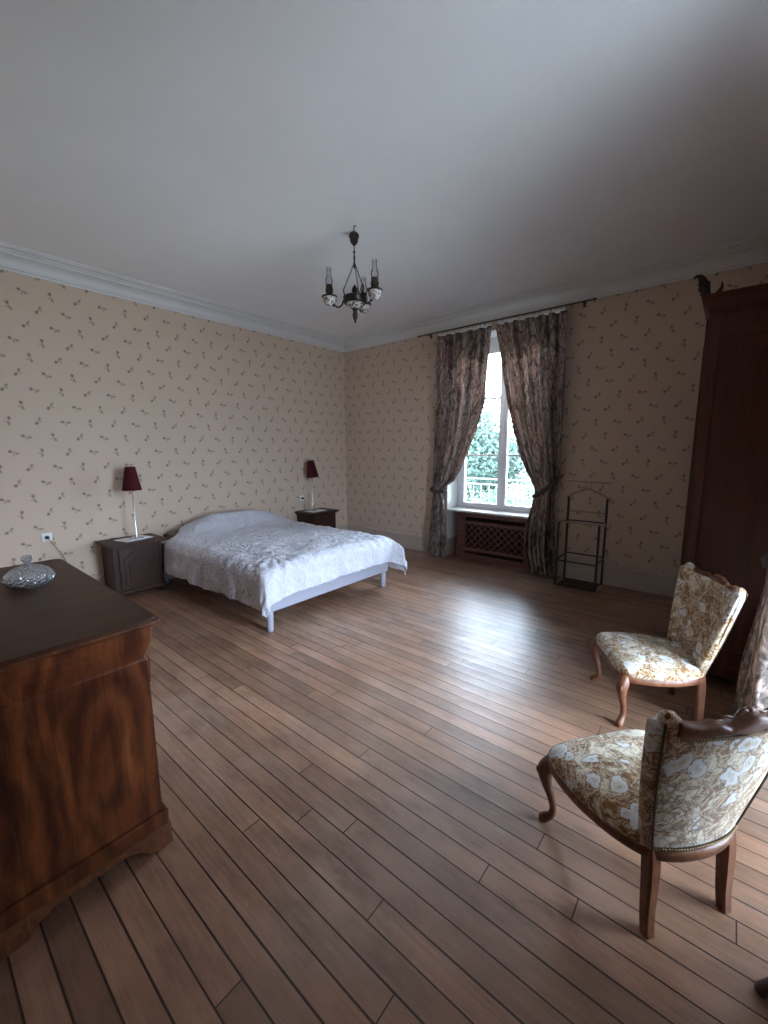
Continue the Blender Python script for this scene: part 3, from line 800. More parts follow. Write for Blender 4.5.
# ------------------------------------------------------------------ bedside cabinets
def cabinet():
    r = thing('bedside_cabinet', 'dark carved bedside cabinet between the commode and the bed', 'bedside cabinet', (.025, -3.515, 0), group=None)
    D, W, H = .365, .25, .60   # depth, half width, height
    b = newbm()
    add_box(b, .0, D, -W+.02, W-.02, .075, H-.03, .004)
    add_box(b, D-.03, D+.006, -W+.012, -W+.055, .075, H-.03, .004); add_box(b, D-.03, D+.006, W-.055, W-.012, .075, H-.03, .004)
    obj('body', b, 'oak_dark', r)
    b = newbm()
    add_box(b, -.0, D+.045, -W-.028, W+.028, H-.024, H, .007, 3); add_box(b, 0, D+.025, -W-.008, W+.008, H-.042, H-.022, .006)
    obj('top', b, 'oak_dark', r)
    b = newbm(); add_box(b, 0, D+.022, -W-.003, W+.003, .062, .098, .008, 3)
    obj('base_moulding', b, 'oak_dark', r)
    for x in (.03, D-.01):
        for y in (-W+.03, W-.03):
            b = newbm(); add_lathe(b, [(.012, 0), (.021, .012), (.023, .03), (.016, .048), (.022, .068)], x, y, 12); obj('foot', b, 'oak_dark', r)
    b = newbm(); dz0, dz1, dw = .115, H-.062, W-.062
    add_box(b, D, D+.014, -dw, dw, dz0, dz1, .004)
    # raised frame with an arched top and a raised field
    pw = dw-.045
    arch = [(-pw, dz0+.05), (pw, dz0+.05)]
    for i in range(17):
        u = 1-2*i/16; arch.append((pw*u, dz1-.10+.055*math.cos(u*PI/2)*(1 if abs(u) > .3 else 1)-.014*math.cos(u*PI*2)*(abs(u) < .75)))
    add_prism(b, arch, D+.010, D+.024, 'x', .004)
    inner = [(p[0]*.72, dz0+.05+.035+(p[1]-dz0-.05)*.68) for p in arch]
    add_prism(b, inner, D+.020, D+.032, 'x', .004)
    d = obj('door', b, 'oak_dark', r)
    b = newbm(); add_sphere(b, (D+.030, -dw+.022, .33), .010); add_tube(b, [(D+.01, -dw+.022, .33), (D+.03, -dw+.022, .33)], .005, 8, spline=False); obj('knob', b, 'brass_old', d)
    return r
cab = cabinet()
dup(cab, (.025, -.89, 0), 0, 'dark bedside cabinet on the far side of the bed, near the room corner')
def lamp(x, y, rz, label, tilt):
    r = thing('table_lamp', label, 'table lamp', (x, y, .607), rz)
    b = newbm(); add_box(b, -.055, .055, -.055, .055, 0, .012, .003); obj('lamp_base', b, 'chrome', r)
    b = newbm(); add_lathe(b, [(.018, .012), (.012, .03), (.0065, .045), (.0065, .30), (.0065, .60), (.013, .605), (.013, .64)], 0, 0, 14); obj('stem', b, 'chrome', r)
    b = newbm()
    T = Matrix.Translation((0, 0, .60)) @ Matrix.Rotation(tilt, 4, 'X')
    rings = [(.092, -.080), (.093, -.078), (.049, .168), (.048, .170), (.046, .168), (.089, -.077), (.092, -.080)]
    add_lathe(b, rings, 0, 0, 40, T, cap=False)
    for k in range(3):
        a = k*2*PI/3; add_tube(b, [tuple(T @ Vector((0, 0, .03))), tuple(T @ Vector((.061*math.cos(a), .061*math.sin(a), .03)))], .0015, 6, spline=False)
    obj('lamp_shade', b, 'lamp_red', r)
    b = newbm(); add_lathe(b, [(.001, .70), (.016, .695), (.021, .675), (.014, .65), (.011, .64)], 0, 0, 14); obj('bulb', b, 'pvc', r)
    b = newbm(); add_tube(b, [(-.05, 0, .006), (-.11, -.04, .004), (-.15, -.13, .003), (-.19, -.19, .003)], .0028, 6); obj('power_cord', b, 'black_plastic', r)
    return r
lamp(.25, -3.468, 0, 'red-shaded table lamp on the bedside cabinet nearer the commode', 0)
lamp(.20, -.94, .2, 'red-shaded table lamp with tilted shade, far side of bed', .13)
def mat_(x, y, rz, lab):
    b = newbm(); add_box(b, -.11, .11, -.15, .15, 0, .004, .001)
    o = obj('paper_mat', b, 'paper_white'); o.location = (x, y, .602); o.rotation_euler = (0, 0, rz); tag(o, lab, 'mat')
mat_(.235, -3.49, .25, 'white paper mat under the lamp nearer the commode')
mat_(.235, -.93, .1, 'white paper mat under the lamp with the tilted shade')

# outlets
def outlet(y, z, lab, cord):
    r = thing('wall_outlet', lab, 'wall outlet', (0, y, z))
    b = newbm(); add_box(b, 0, .012, -.042, .042, -.042, .042, .004); add_lathe(b, [(.024, 0), (.024, .004), (.019, .004)], n=20, M4=Matrix.Translation((.011, 0, 0)) @ Matrix.Rotation(PI/2, 4, 'Y')); obj('plate', b, 'outlet_plastic', r)
    p = thing('power_plug', 'black plug with dark cord in the '+lab.split(' ', 1)[1], 'plug', (.014, y, z))
    b = newbm(); add_lathe(b, [(.017, 0), (.018, .02), (.010, .034), (.004, .04)], n=14, M4=Matrix.Rotation(PI/2, 4, 'Y')); obj('plug_body', b, 'black_plastic', p)
    b = newbm(); add_tube(b, cord, .0032, 6); obj('cord', b, 'black_plastic', p)
outlet(-4.184, .705, 'white wall outlet above the commode', [(.035, 0, 0), (.055, .012, -.03), (.05, .05, -.10), (.03, .10, -.19), (.02, .15, -.40), (.03, .18, -.64)])
outlet(-1.0, .79, 'white wall outlet behind the far bedside cabinet', [(.035, 0, 0), (.06, .01, -.03), (.055, .03, -.10), (.05, .01, -.155), (.06, -.03, -.178)])

# ------------------------------------------------------------------ commode
cm = thing('commode', 'large commode with flame-figured reddish veneer end panel, left foreground', 'commode', (2.91, -4.835, 0))
def cmb(nm, bm, m):
    # built in room space, moved into the parent's
    bmesh.ops.translate(bm, vec=(-2.91, 4.835, 0), verts=bm.verts)
    return obj(nm, bm, m, cm)
CX0, CX1, CY0, CY1, CT = 2.30, 3.525, -5.10, -4.585, .952
t = M['flame'].copy(); t.name = 'flame_veneer_panel'
# shift the veneer figure into the commode's own coordinates
for nd in t.node_tree.nodes:
    if nd.type == 'MATH' and nd.operation == 'SUBTRACT' and abs(nd.inputs[1].default_value+4.735) < 1e-4: nd.inputs[1].default_value = -4.735+4.835
M['flame'] = t
b = newbm()
TX = CX1+.048
pl_ = [(CX0-.03, CY0), (TX, CY0)]
r = .035
for i in range(7):
    a = i/6*PI/2; pl_.append((TX-r+r*math.cos(a), CY1+.028-r+r*math.sin(a)))
for i in range(7):
    a = PI/2+i/6*PI/2; pl_.append((CX0-.03+r+r*math.cos(a), CY1+.028-r+r*math.sin(a)))
add_prism(b, pl_, CT-.016, CT, 'z', .004); cmb('top', b, 'commode_top_wood')
# ogee frieze: outline swells out under the top
b = newbm()
prof = [(.042, CT-.016), (.043, CT-.026), (.026, CT-.036), (.022, CT-.042), (.020, CT-.075), (.014, CT-.105), (.005, CT-.135), (-.002, CT-.158), (-.002, CT-.166)]
def rect(o, z): 
    return [Vector((CX0-o, CY0, z)), Vector((CX1+o, CY0, z)), Vector((CX1+o, CY1+o-.012, z)), Vector((CX1+o-.012, CY1+o, z)), Vector((CX0-o+.012, CY1+o, z)), Vector((CX0-o, CY1+o-.012, z))]
grid_faces(b, [rect(o, z) for o, z in prof], smooth=False); cmb('frieze', b, 'flame')
b = newbm(); add_box(b, CX0, CX1, CY0, CY1, .125, CT-.164, .006); cmb('carcass', b, 'flame')
b = newbm()
add_box(b, CX1-.002, CX1+.004, CY0+.02, CY0+.095, .15, CT-.18, .002)   # rear stile
cmb('end_stile', b, 'flame')
b = newbm(); add_box(b, CX0-.014, CX1+.016, CY0, CY1+.016, .085, .150, .008, 3); cmb('plinth', b, 'flame')
# bracket feet with scrolled apron (end and front)
b = newbm()
def bracket(y0, y1):
    o = [(y0, .09), (y0, .0)]
    o += [(y0+.06, 0), (y0+.085, .006), (y0+.10, .03), (y0+.115, .045), (y0+.14, .05), (y0+.155, .065)]
    m = [((y0+y1)-p[0], p[1]) for p in o][::-1]
    return o+m
o_ = bracket(CY0+.002, CY1+.020)
add_prism(b, o_, CX1-.012, CX1+.018, 'x', .003)
add_prism(b, o_, CX0-.016, CX0+.014, 'x', .003)
of = bracket(CX0-.010, CX1+.012); add_prism(b, of, CY1-.010, CY1+.016, 'y', .003)
cmb('bracket_feet', b, 'chair_wood')
zz = .16
for k in range(4):
    h = .143 if k < 3 else .10
    if k < 3: b = newbm(); add_box(b, CX0+.04, CX1-.04, CY1-.004, CY1+.010, zz, zz+h, .003)
    else:
        b = newbm(); add_box(b, CX0+.04, CX1-.04, CY1+.004, CY1+.018, zz+.045, zz+.15, .003)
    d = cmb('drawer', b, 'flame')
    for x in (CX0+.25, CX1-.25):
        b = newbm(); zc = zz+h/2 if k < 3 else zz+.10; add_lathe(b, [(.006, 0), (.006, .02), (.014, .028), (.012, .036), (.001, .039)], n=14, M4=Matrix.Translation((x, CY1+.008, zc)) @ Matrix.Rotation(-PI/2, 4, 'X'))
        kn = cmb('knob', b, 'brass_old'); kn.parent = d
    zz += h+.012

# crystal dish
cd = thing('candy_dish', 'cut crystal lidded dish with a knob on the commode top', 'dish', (2.757, -4.772, CT))
def fac_lathe(prof, n=32, amp=.0):
    b = newbm(); rings = []
    for k, (r, z) in enumerate(prof):
        rings.append([Vector(((r*(1+amp*(1 if (i+k) % 2 else -1)))*math.cos(2*PI*i/n), (r*(1+amp*(1 if (i+k) % 2 else -1)))*math.sin(2*PI*i/n), z)) for i in range(n)])
    grid_faces(b, rings, smooth=False); return b
obj('bowl', fac_lathe([(.058, 0), (.064, .003), (.078, .012), (.087, .024), (.091, .036), (.088, .036), (.078, .018), (.055, .009), (.02, .007)], 30, .03), 'crystal', cd)
obj('lid', fac_lathe([(.090, .037), (.091, .041), (.086, .053), (.074, .068), (.056, .081), (.035, .090), (.015, .094), (.011, .102), (.015, .112), (.021, .120), (.022, .130), (.016, .137), (.006, .138)], 30, .03), 'crystal', cd)

# ------------------------------------------------------------------ wardrobe
wd = thing('wardrobe', 'tall dark reddish brown wardrobe with carved crest at right', 'wardrobe', (5.205, -1.08, 0))
hw = .69; WX0, WX1 = -.265, .27
b = newbm()
add_box(b, WX0, WX1, -hw, hw, .10, 2.42, .006)
obj('carcass', b, 'wardrobe_wood', wd)
b = newbm()  # side frame of stiles and rails round a sunk panel, towards the camera
for ys in (-hw-.010, hw-.002):
    y0, y1 = ys, ys+.012
    if ys > -hw-.009: continue
    add_box(b, WX0+.01, WX0+.060, y0, y1, .14, 2.34, .003); add_box(b, WX1-.060, WX1-.01, y0, y1, .14, 2.34, .003)
    add_box(b, WX0+.060, WX1-.060, y0, y1, .14, .25, .003); add_box(b, WX0+.060, WX1-.060, y0, y1, 2.22, 2.34, .003)
obj('side_frame', b, 'wardrobe_wood', wd)
b = newbm(); add_box(b, WX0-.02, WX1, -hw-.02, hw+.02, .06, .14, .012, 3)
for yy in (-hw+.02, hw-.02):
    for xx in (WX0+.02, WX1-.04): add_lathe(b, [(.02, 0), (.032, .015), (.036, .035), (.026, .065)], xx, yy, 14)
obj('plinth', b, 'wardrobe_wood', wd)
b = newbm()
grid_faces(b, [[Vector((WX0-o, -hw-o, z)), Vector((WX1, -hw-o, z)), Vector((WX1, hw+o, z)), Vector((WX0-o, hw+o, z))] for o, z in ((0, 2.36), (.008, 2.365), (.010, 2.38), (.022, 2.39), (.030, 2.41), (.034, 2.435), (.048, 2.442), (.050, 2.462), (.02, 2.466))], smooth=False)
obj('cornice', b, 'wardrobe_wood', wd)
for s, nm in ((-1, 'door'), (1, 'door')):
    b = newbm(); y0, y1 = sorted((s*.004, s*(hw-.05)))
    add_box(b, WX0-.018, WX0, y0, y1, .17, 2.34, .004)
    add_box(b, WX0-.026, WX0-.012, y0+.08, y1-.08, .30, 2.20, .008)
    d = obj(nm, b, 'wardrobe_wood', wd)
    b = newbm(); add_box(b, WX0-.024, WX0-.017, s*.04-.012, s*.04+.012, 1.1, 1.24, .003); add_sphere(b, (WX0-.03, s*.04, 1.17), .010); obj('handle', b, 'brass_old', d)
# carved crest: shaped board with leaf scrolls, standing on the front edge
b = newbm()
cr = [(-hw-.03, 2.455), (-hw-.045, 2.50), (-hw-.03, 2.545), (-hw+.03, 2.53), (-hw+.12, 2.50)]
for i in range(13):
    u = -1+2*i/12; cr.append((u*.50, 2.50+.11*math.cos(u*PI/2)**2))
cr += [(hw-.12, 2.50), (hw-.03, 2.53), (hw+.03, 2.545), (hw+.045, 2.50), (hw+.03, 2.455)]
add_prism(b, cr, WX0-.045, WX0-.015, 'x', .006)
obj('crest', b, 'red_dark_wood', wd)
for s in (-1, 1):
    b = newbm(); y = s*(hw+.01)
    # curling acanthus leaf leaning outward
    add_tube(b, [(WX0-.01, y, 2.44, .016), (WX0-.030, y, 2.475, .021), (WX0-.040, y-.005*s, 2.515, .025), (WX0-.054, y, 2.555, .022), (WX0-.070, y, 2.583, .014), (WX0-.090, y, 2.588, .008), (WX0-.096, y, 2.576, .005)], n=9)
    add_sphere(b, (WX0-.035, y, 2.478), .026, 2, (1, 1, .8)); add_sphere(b, (WX0-.062, y+.01*s, 2.535), .017, 2, (.8, 1.2, 1)); add_sphere(b, (WX0-.056, y-.012, 2.505), .017, 2)
    add_tube(b, [(WX0+.02, y, 2.46, .014), (WX0+.040, y, 2.49, .011), (WX0+.044, y, 2.512, .006), (WX0+.040, y, 2.528, .003)], n=8)
    obj('finial', b, 'red_dark_wood', wd)

# ------------------------------------------------------------------ chairs
def seat_outline(off=0, n=64):
    """closed plan outline: wide serpentine front, sides sweeping in to a round back"""
    key = [(0, .240), (.09, .242), (.17, .238), (.218, .222), (.242, .188), (.254, .11), (.252, .02), (.232, -.075), (.198, -.155), (.155, -.205), (.08, -.232), (0, -.240)]
    pts = [(x, y) for x, y in catmull([(k[0], k[1]) for k in key], 6)]
    full = pts+[(-x, y) for x, y in pts[-2:0:-1]]
    out = []
    for i, (x, y) in enumerate(full):
        a = full[i-1]; c = full[(i+1) % len(full)]; tx, ty = c[0]-a[0], c[1]-a[1]; L = math.hypot(tx, ty)
        out.append((x+ty/L*(-off) if False else x-(-ty/L)*off*1.0, y-(tx/L)*off*1.0))
    return out
# check the offset really grows outward
_a = seat_outline(0)[0]; _b = seat_outline(.01)[0]
SGN = 1 if _b[1] > _a[1] else -1
def so(off): return seat_outline(off*SGN)
def back_pt(s, t, o):
    """s -1..1 across, t 0..1 up, o 0 outer face .. 1 inner face"""
    w = .168+.106*t+.008*math.sin(t*PI); yb = -.236-.092*t
    bow = .034+.006*t
    th = .052-.006*t
    x = w*s; y = yb+bow*abs(s)**2.4
    sl = math.copysign(2.4*bow*abs(s)**1.4/w, s)
    L = math.hypot(sl, 1); nx, ny = -sl/L, 1/L
    return x+nx*th*o, y+ny*th*o
def back_top(s):
    a = abs(s)
    ear = smooth01((a-.70)/.16)
    return .788+.044*ear-.03*smooth01((a-.93)/.07)*1.0
def make_chair(label):
    r = thing('salon_chair', label, 'chair', group=None)
    # wood rail
    b = newbm(); rings = []
    for o, z in ((-.030, .268), (-.004, .266), (.006, .272), (.009, .285), (.008, .302), (.002, .310), (-.03, .310)):
        rings.append([Vector((x, y, z-.004*math.cos(x*12)*(y > .2))) for x, y in so(o)])
    grid_faces(b, rings); obj('seat_rail', b, 'chair_wood', r)
    # cushion
    b = newbm(); rings = []
    for o, z in ((-.004, .300), (.006, .306), (.010, .318), (.007, .332), (-.004, .346), (-.022, .357)):
        rings.append([Vector((x, max(y, -.215), z)) for x, y in so(o)])
    base = [(x, max(y, -.215)) for x, y in so(-.022)]
    for k in (.86, .70, .52, .34, .17, .05):
        rings.append([Vector((x*k, y*k, .357+.024*(1-k**2)+.002*mnoise.noise(Vector((x*k*20, y*k*20, 0))))) for x, y in base])
    grid_faces(b, rings); obj('seat', b, 'tapestry', r)
    # backrest
    b = newbm(); ns = 48; rows = []
    prof_t = [0, .08, .2, .35, .5, .65, .8, .9, .97]
    for i in range(ns+1):
        s = -1+2*i/ns; zt = back_top(s); ring = []
        e = 1.0
        zb = .305
        for t_ in prof_t: x, y = back_pt(s, t_*(zt-.305)/.5, 0); ring.append(Vector((x, y, zb+(zt-zb)*t_)))
        for (o, dz) in ((.12, .010), (.35, .018), (.65, .018), (.88, .010)):
            x, y = back_pt(s, (zt-.305)/.5, o); ring.append(Vector((x, y, zt-.010+dz)))
        for t_ in prof_t[::-1]: x, y = back_pt(s, t_*(zt-.305)/.5, 1+.25*math.sin(t_*PI)*math.cos(s*PI/2)); ring.append(Vector((x, y, zb+(zt-zb)*t_)))
        rows.append(ring)
    # rounded ends
    def squash(ring, k, d):
        c = [0, 0]
        out = []
        m = len(ring)
        for j, p in enumerate(ring):
            q = ring[m-1-j]; mid = (p+q)/2; out.append(mid+(p-mid)*k+Vector(d))
        return out
    e0, e1 = rows[0], rows[-1]
    dL = Vector((-.9, .42, 0)); dR = Vector((.9, .42, 0))
    rows = [squash(e0, .35, dL*.020), squash(e0, .72, dL*.015), squash(e0, .92, dL*.008)]+rows+[squash(e1, .92, dR*.008), squash(e1, .72, dR*.015), squash(e1, .35, dR*.020)]
    grid_faces(b, rows); bk = obj('backrest', b, 'tapestry', r)
    # dark welt seams where the ears turn
    for s in (-.965, .965):
        b = newbm(); pts = []
        for k in range(9):
            t_ = k/8; zt = back_top(s); x, y = back_pt(s, t_*(zt-.305)/.5, -.06); pts.append((x, y, .305+(zt-.305)*t_))
        add_tube(b, pts, .0035, 6); obj('welt', b, 'rail_wood', bk)
    # carved wooden top rail on the outer face, between the ears
    b = newbm(); rings = []; n = 56
    for i in range(n+1):
        s = -.84+1.68*i/n; a = abs(s)
        up = .808+.016*math.cos(min(1, a/.22)*PI/2)**2-.010*math.exp(-((a-.30)/.07)**2)+.006*math.exp(-((a-.46)/.08)**2)+.012*smooth01((a-.6)/.24)
        lo = .764+.012*a-.004*math.cos(s*9)
        t_ = .92
        P = []
        for (o, z) in ((-.10, lo), (-.20, lo+.008), (-.22, (lo+up)/2), (-.30, up-.010), (-.16, up), (.30, up), (.62, up-.006), (.62, up-.028), (.1, lo+.01)):
            x, y = back_pt(s, (z-.305)/.5, o); P.append(Vector((x, y, z)))
        rings.append(P)
    grid_faces(b, rings); tr = obj('top_rail', b, 'chair_wood', r)
    b = newbm()
    for sg in (-1, 1):
        pts = []
        for k in range(7):
            s = sg*(.03+.05*k); x, y = back_pt(s, .97, .3); pts.append((x, y, .824+.006*math.sin(k*1.4)-.002*k, .008-.0009*k))
        add_tube(b, pts, n=8)
    x, y = back_pt(0, .97, .3); add_sphere(b, (x, y, .828), .011, 2, (1.4, 1, .8))
    obj('carved_crest', b, 'chair_wood', tr)
    # nail trims
    b = newbm()
    for i in range(46):
        s = -.80+1.6*i/45; z = .757+.012*abs(s); x, y = back_pt(s, (z-.305)/.5, -.10); add_sphere(b, (x, y, z), .0055, 1)
    obj('nail_trim', b, 'nail_brass', r)
    b = newbm()
    for i in range(36):
        s = -.93+1.86*i/35; z = .318; x, y = back_pt(s, .02, -.10); add_sphere(b, (x, y, z), .0055, 1)
    obj('nail_trim', b, 'nail_brass', r)
    # legs
    for sx in (-1, 1):
        b = newbm()
        add_tube(b, [(sx*.212, .205, .300, .026), (sx*.226, .220, .272, .031), (sx*.237, .232, .235, .030), (sx*.232, .226, .185, .022), (sx*.218, .211, .13, .0165), (sx*.211, .203, .08, .014), (sx*.215, .208, .045, .016), (sx*.230, .224, .022, .021), (sx*.235, .229, .010, .019), (sx*.233, .227, .0, .014)], n=12)
        lg = obj('leg', b, 'chair_wood', r)
        b = newbm()
        for k in range(3): add_tube(b, [(sx*(.245-.003*k), .236-.01*k, .262-.02*k, .006), (sx*(.262-.006*k), .244-.012*k, .240-.022*k, .008), (sx*(.252-.008*k), .238-.012*k, .205-.02*k, .004)], n=7)
        obj('carving', b, 'chair_wood', lg)
    for sx in (-1, 1):
        b = newbm()
        add_tube(b, [(sx*.150, -.190, .305, .022), (sx*.152, -.198, .24, .022), (sx*.154, -.203, .15, .020), (sx*.156, -.206, .07, .018), (sx*.157, -.214, .0, .017)], square=True)
        obj('leg', b, 'chair_wood', r)
    return r
ch = make_chair('low floral tapestry salon chair facing left, farther one before the wardrobe')
ch.location = (4.858, -2.34, 0); ch.rotation_euler = (0, 0, R(119.4))
dup(ch, (4.978, -3.481, 0), R(53.1), 'low floral tapestry salon chair seen from behind, nearest the camera')

# low footstool whose splayed leg just shows at the lower right
tt = thing('footstool', 'dark wooden footstool leg cut off by the lower right edge', 'footstool', (5.425, -3.83, 0))
b = newbm(); add_box(b, -.065, .065, -.10, .10, .20, .235, .010, 3); obj('seat_frame', b, 'red_dark_wood', tt)
b = newbm(); add_box(b, -.060, .060, -.095, .095, .230, .262, .014, 3); obj('cushion', b, 'curtain_tie', tt)
for sx in (-1, 1):
    for sy in (-1, 1):
        kx = 1 if sx < 0 else .55
        b = newbm(); add_tube(b, [(sx*.045, sy*.075, .215, .020), (sx*.052*kx, sy*.088, .15, .022), (sx*.070*kx, sy*.108, .08, .019), (sx*.088*kx, sy*.124, .03, .018), (sx*.094*kx, sy*.130, .012, .017), (sx*.094*kx, sy*.130, .0, .012)], n=10)
        obj('leg', b, 'red_dark_wood', tt)

# ------------------------------------------------------------------ chandelier
chx, chy = 2.688, -2.556
cn = thing('chandelier', 'bronze three-arm chandelier with glass chimneys hanging from the ceiling', 'chandelier', (chx, chy, ZC))
z_ = lambda z: 1.55+(z-1.55)*.966+max(0, z-2.87)*.17-ZC
b = newbm(); add_tube(b, [(0, 0, z_(3.27)), (0, 0, z_(3.22))], .004, 8, spline=False); add_tube(b, [(.0, 0, z_(3.262), .004), (.02, 0, z_(3.255), .003), (.025, 0, z_(3.268), .002)], n=6); obj('hook', b, 'iron_bronze', cn)
b = newbm(); add_lathe(b, [(.004, z_(3.225)), (.022, z_(3.222)), (.038, z_(3.208)), (.040, z_(3.192)), (.030, z_(3.176)), (.032, z_(3.164)), (.020, z_(3.148)), (.006, z_(3.135))], n=16)
obj('canopy', b, 'iron_bronze', cn)
b = newbm(); add_lathe(b, [(.0045, z_(3.13)), (.0045, z_(3.105)), (.011, z_(3.095)), (.005, z_(3.085)), (.008, z_(3.06)), (.006, z_(3.03)), (.010, z_(3.015)), (.010, z_(3.00)), (.003, z_(2.99))], n=12)
obj('stem', b, 'iron_bronze', cn)
rt = Vector((.768, .640, 0)); dp = Vector((-.640, .768, 0))
angs = [R(178), R(-38), R(72)]
dirs = [rt*math.cos(a)+dp*math.sin(a) for a in angs]
for d in dirs:   # chains
    b = newbm(); A = Vector((0, 0, z_(3.03))); B = d*.082+Vector((0, 0, z_(2.865))); n = 17
    T = (B-A).normalized(); side = T.cross(Vector((0, 0, 1))).normalized(); nrm = T.cross(side)
    for k in range(n):
        c = A+(B-A)*((k+.5)/n); w = side if k % 2 else nrm; L = (B-A).length/n*.72
        ring = [tuple(c+T*L*math.cos(q)+w*.0045*math.sin(q)) for q in [2*PI*j/8 for j in range(9)]]
        add_tube(b, ring, .0016, 5, spline=False)
    obj('chain', b, 'iron_bronze', cn)
    b = newbm(); add_tube(b, [tuple(d*.082+Vector((0, 0, z_(2.87)))), tuple(d*.090+Vector((0, 0, z_(2.845)))), tuple(d*.084+Vector((0, 0, z_(2.81)))), tuple(d*.088+Vector((0, 0, z_(2.77))))], .006, 8); obj('chain_hook', b, 'iron_bronze', cn)
b = newbm(); add_lathe(b, [(.080, z_(2.740)), (.090, z_(2.745)), (.092, z_(2.775)), (.096, z_(2.790)), (.088, z_(2.795)), (.080, z_(2.780)), (.020, z_(2.765)), (.020, z_(2.750))], n=28); obj('ring', b, 'iron_bronze', cn)
b = newbm(); add_lathe(b, [(.022, z_(2.700)), (.045, z_(2.712)), (.062, z_(2.735)), (.070, z_(2.748)), (.060, z_(2.752)), (.01, z_(2.75))], n=24); obj('bowl', b, 'porcelain', cn)
b = newbm(); add_lathe(b, [(.012, z_(2.765)), (.022, z_(2.79)), (.012, z_(2.81)), (.024, z_(2.835)), (.022, z_(2.86)), (.010, z_(2.875)), (.004, z_(2.885))], n=16); obj('upper_finial', b, 'iron_bronze', cn)
b = newbm(); add_lathe(b, [(.020, z_(2.71)), (.026, z_(2.695)), (.015, z_(2.68)), (.022, z_(2.655)), (.018, z_(2.625)), (.008, z_(2.61)), (.010, z_(2.598)), (.002, z_(2.585))], n=16); obj('lower_finial', b, 'iron_bronze', cn)
for d in dirs:
    def q(rr, z): return tuple(d*rr+Vector((0, 0, z_(z))))
    b = newbm(); add_tube(b, [q(.090, 2.77), q(.105, 2.735), q(.130, 2.715), q(.160, 2.725), q(.172, 2.755), q(.160, 2.775), q(.150, 2.762)], .007, 8)
    add_tube(b, [q(.165, 2.725), q(.185, 2.735), q(.205, 2.765), q(.205, 2.77)], .006, 8)
    arm = obj('arm', b, 'iron_bronze', cn)
    X, Y = d.x*.205, d.y*.205
    z0_ = z_; z_ = lambda z: z0_(min(z, 2.926))-.042+max(0, z-2.926)*.74
    b = newbm(); add_lathe(b, [(.012, z_(2.770)), (.030, z_(2.778)), (.048, z_(2.800)), (.056, z_(2.825)), (.048, z_(2.845)), (.028, z_(2.855)), (.02, z_(2.856))], X, Y, 24); obj('font', b, 'porcelain', cn)
    b = newbm(); add_lathe(b, [(.046, z_(2.832)), (.063, z_(2.838)), (.063, z_(2.844)), (.030, z_(2.856))], X, Y, 24); obj('font_ring', b, 'iron_bronze', cn)
    b = newbm(); add_lathe(b, [(.018, z_(2.855)), (.030, z_(2.872)), (.032, z_(2.895)), (.026, z_(2.905)), (.029, z_(2.922)), (.020, z_(2.926))], X, Y, 18); obj('burner', b, 'iron_bronze', cn)
    b = newbm(); add_lathe(b, [(.021, z_(2.925)), (.029, z_(2.945)), (.031, z_(2.965)), (.026, z_(2.99)), (.020, z_(3.01)), (.0185, z_(3.05)), (.0185, z_(3.095)), (.0165, z_(3.095)), (.0165, z_(3.01)), (.024, z_(2.985)), (.028, z_(2.965)), (.026, z_(2.945)), (.018, z_(2.927))], X, Y, 24, cap=False); obj('chimney', b, 'chimney_glass', cn)
    z_ = z0_

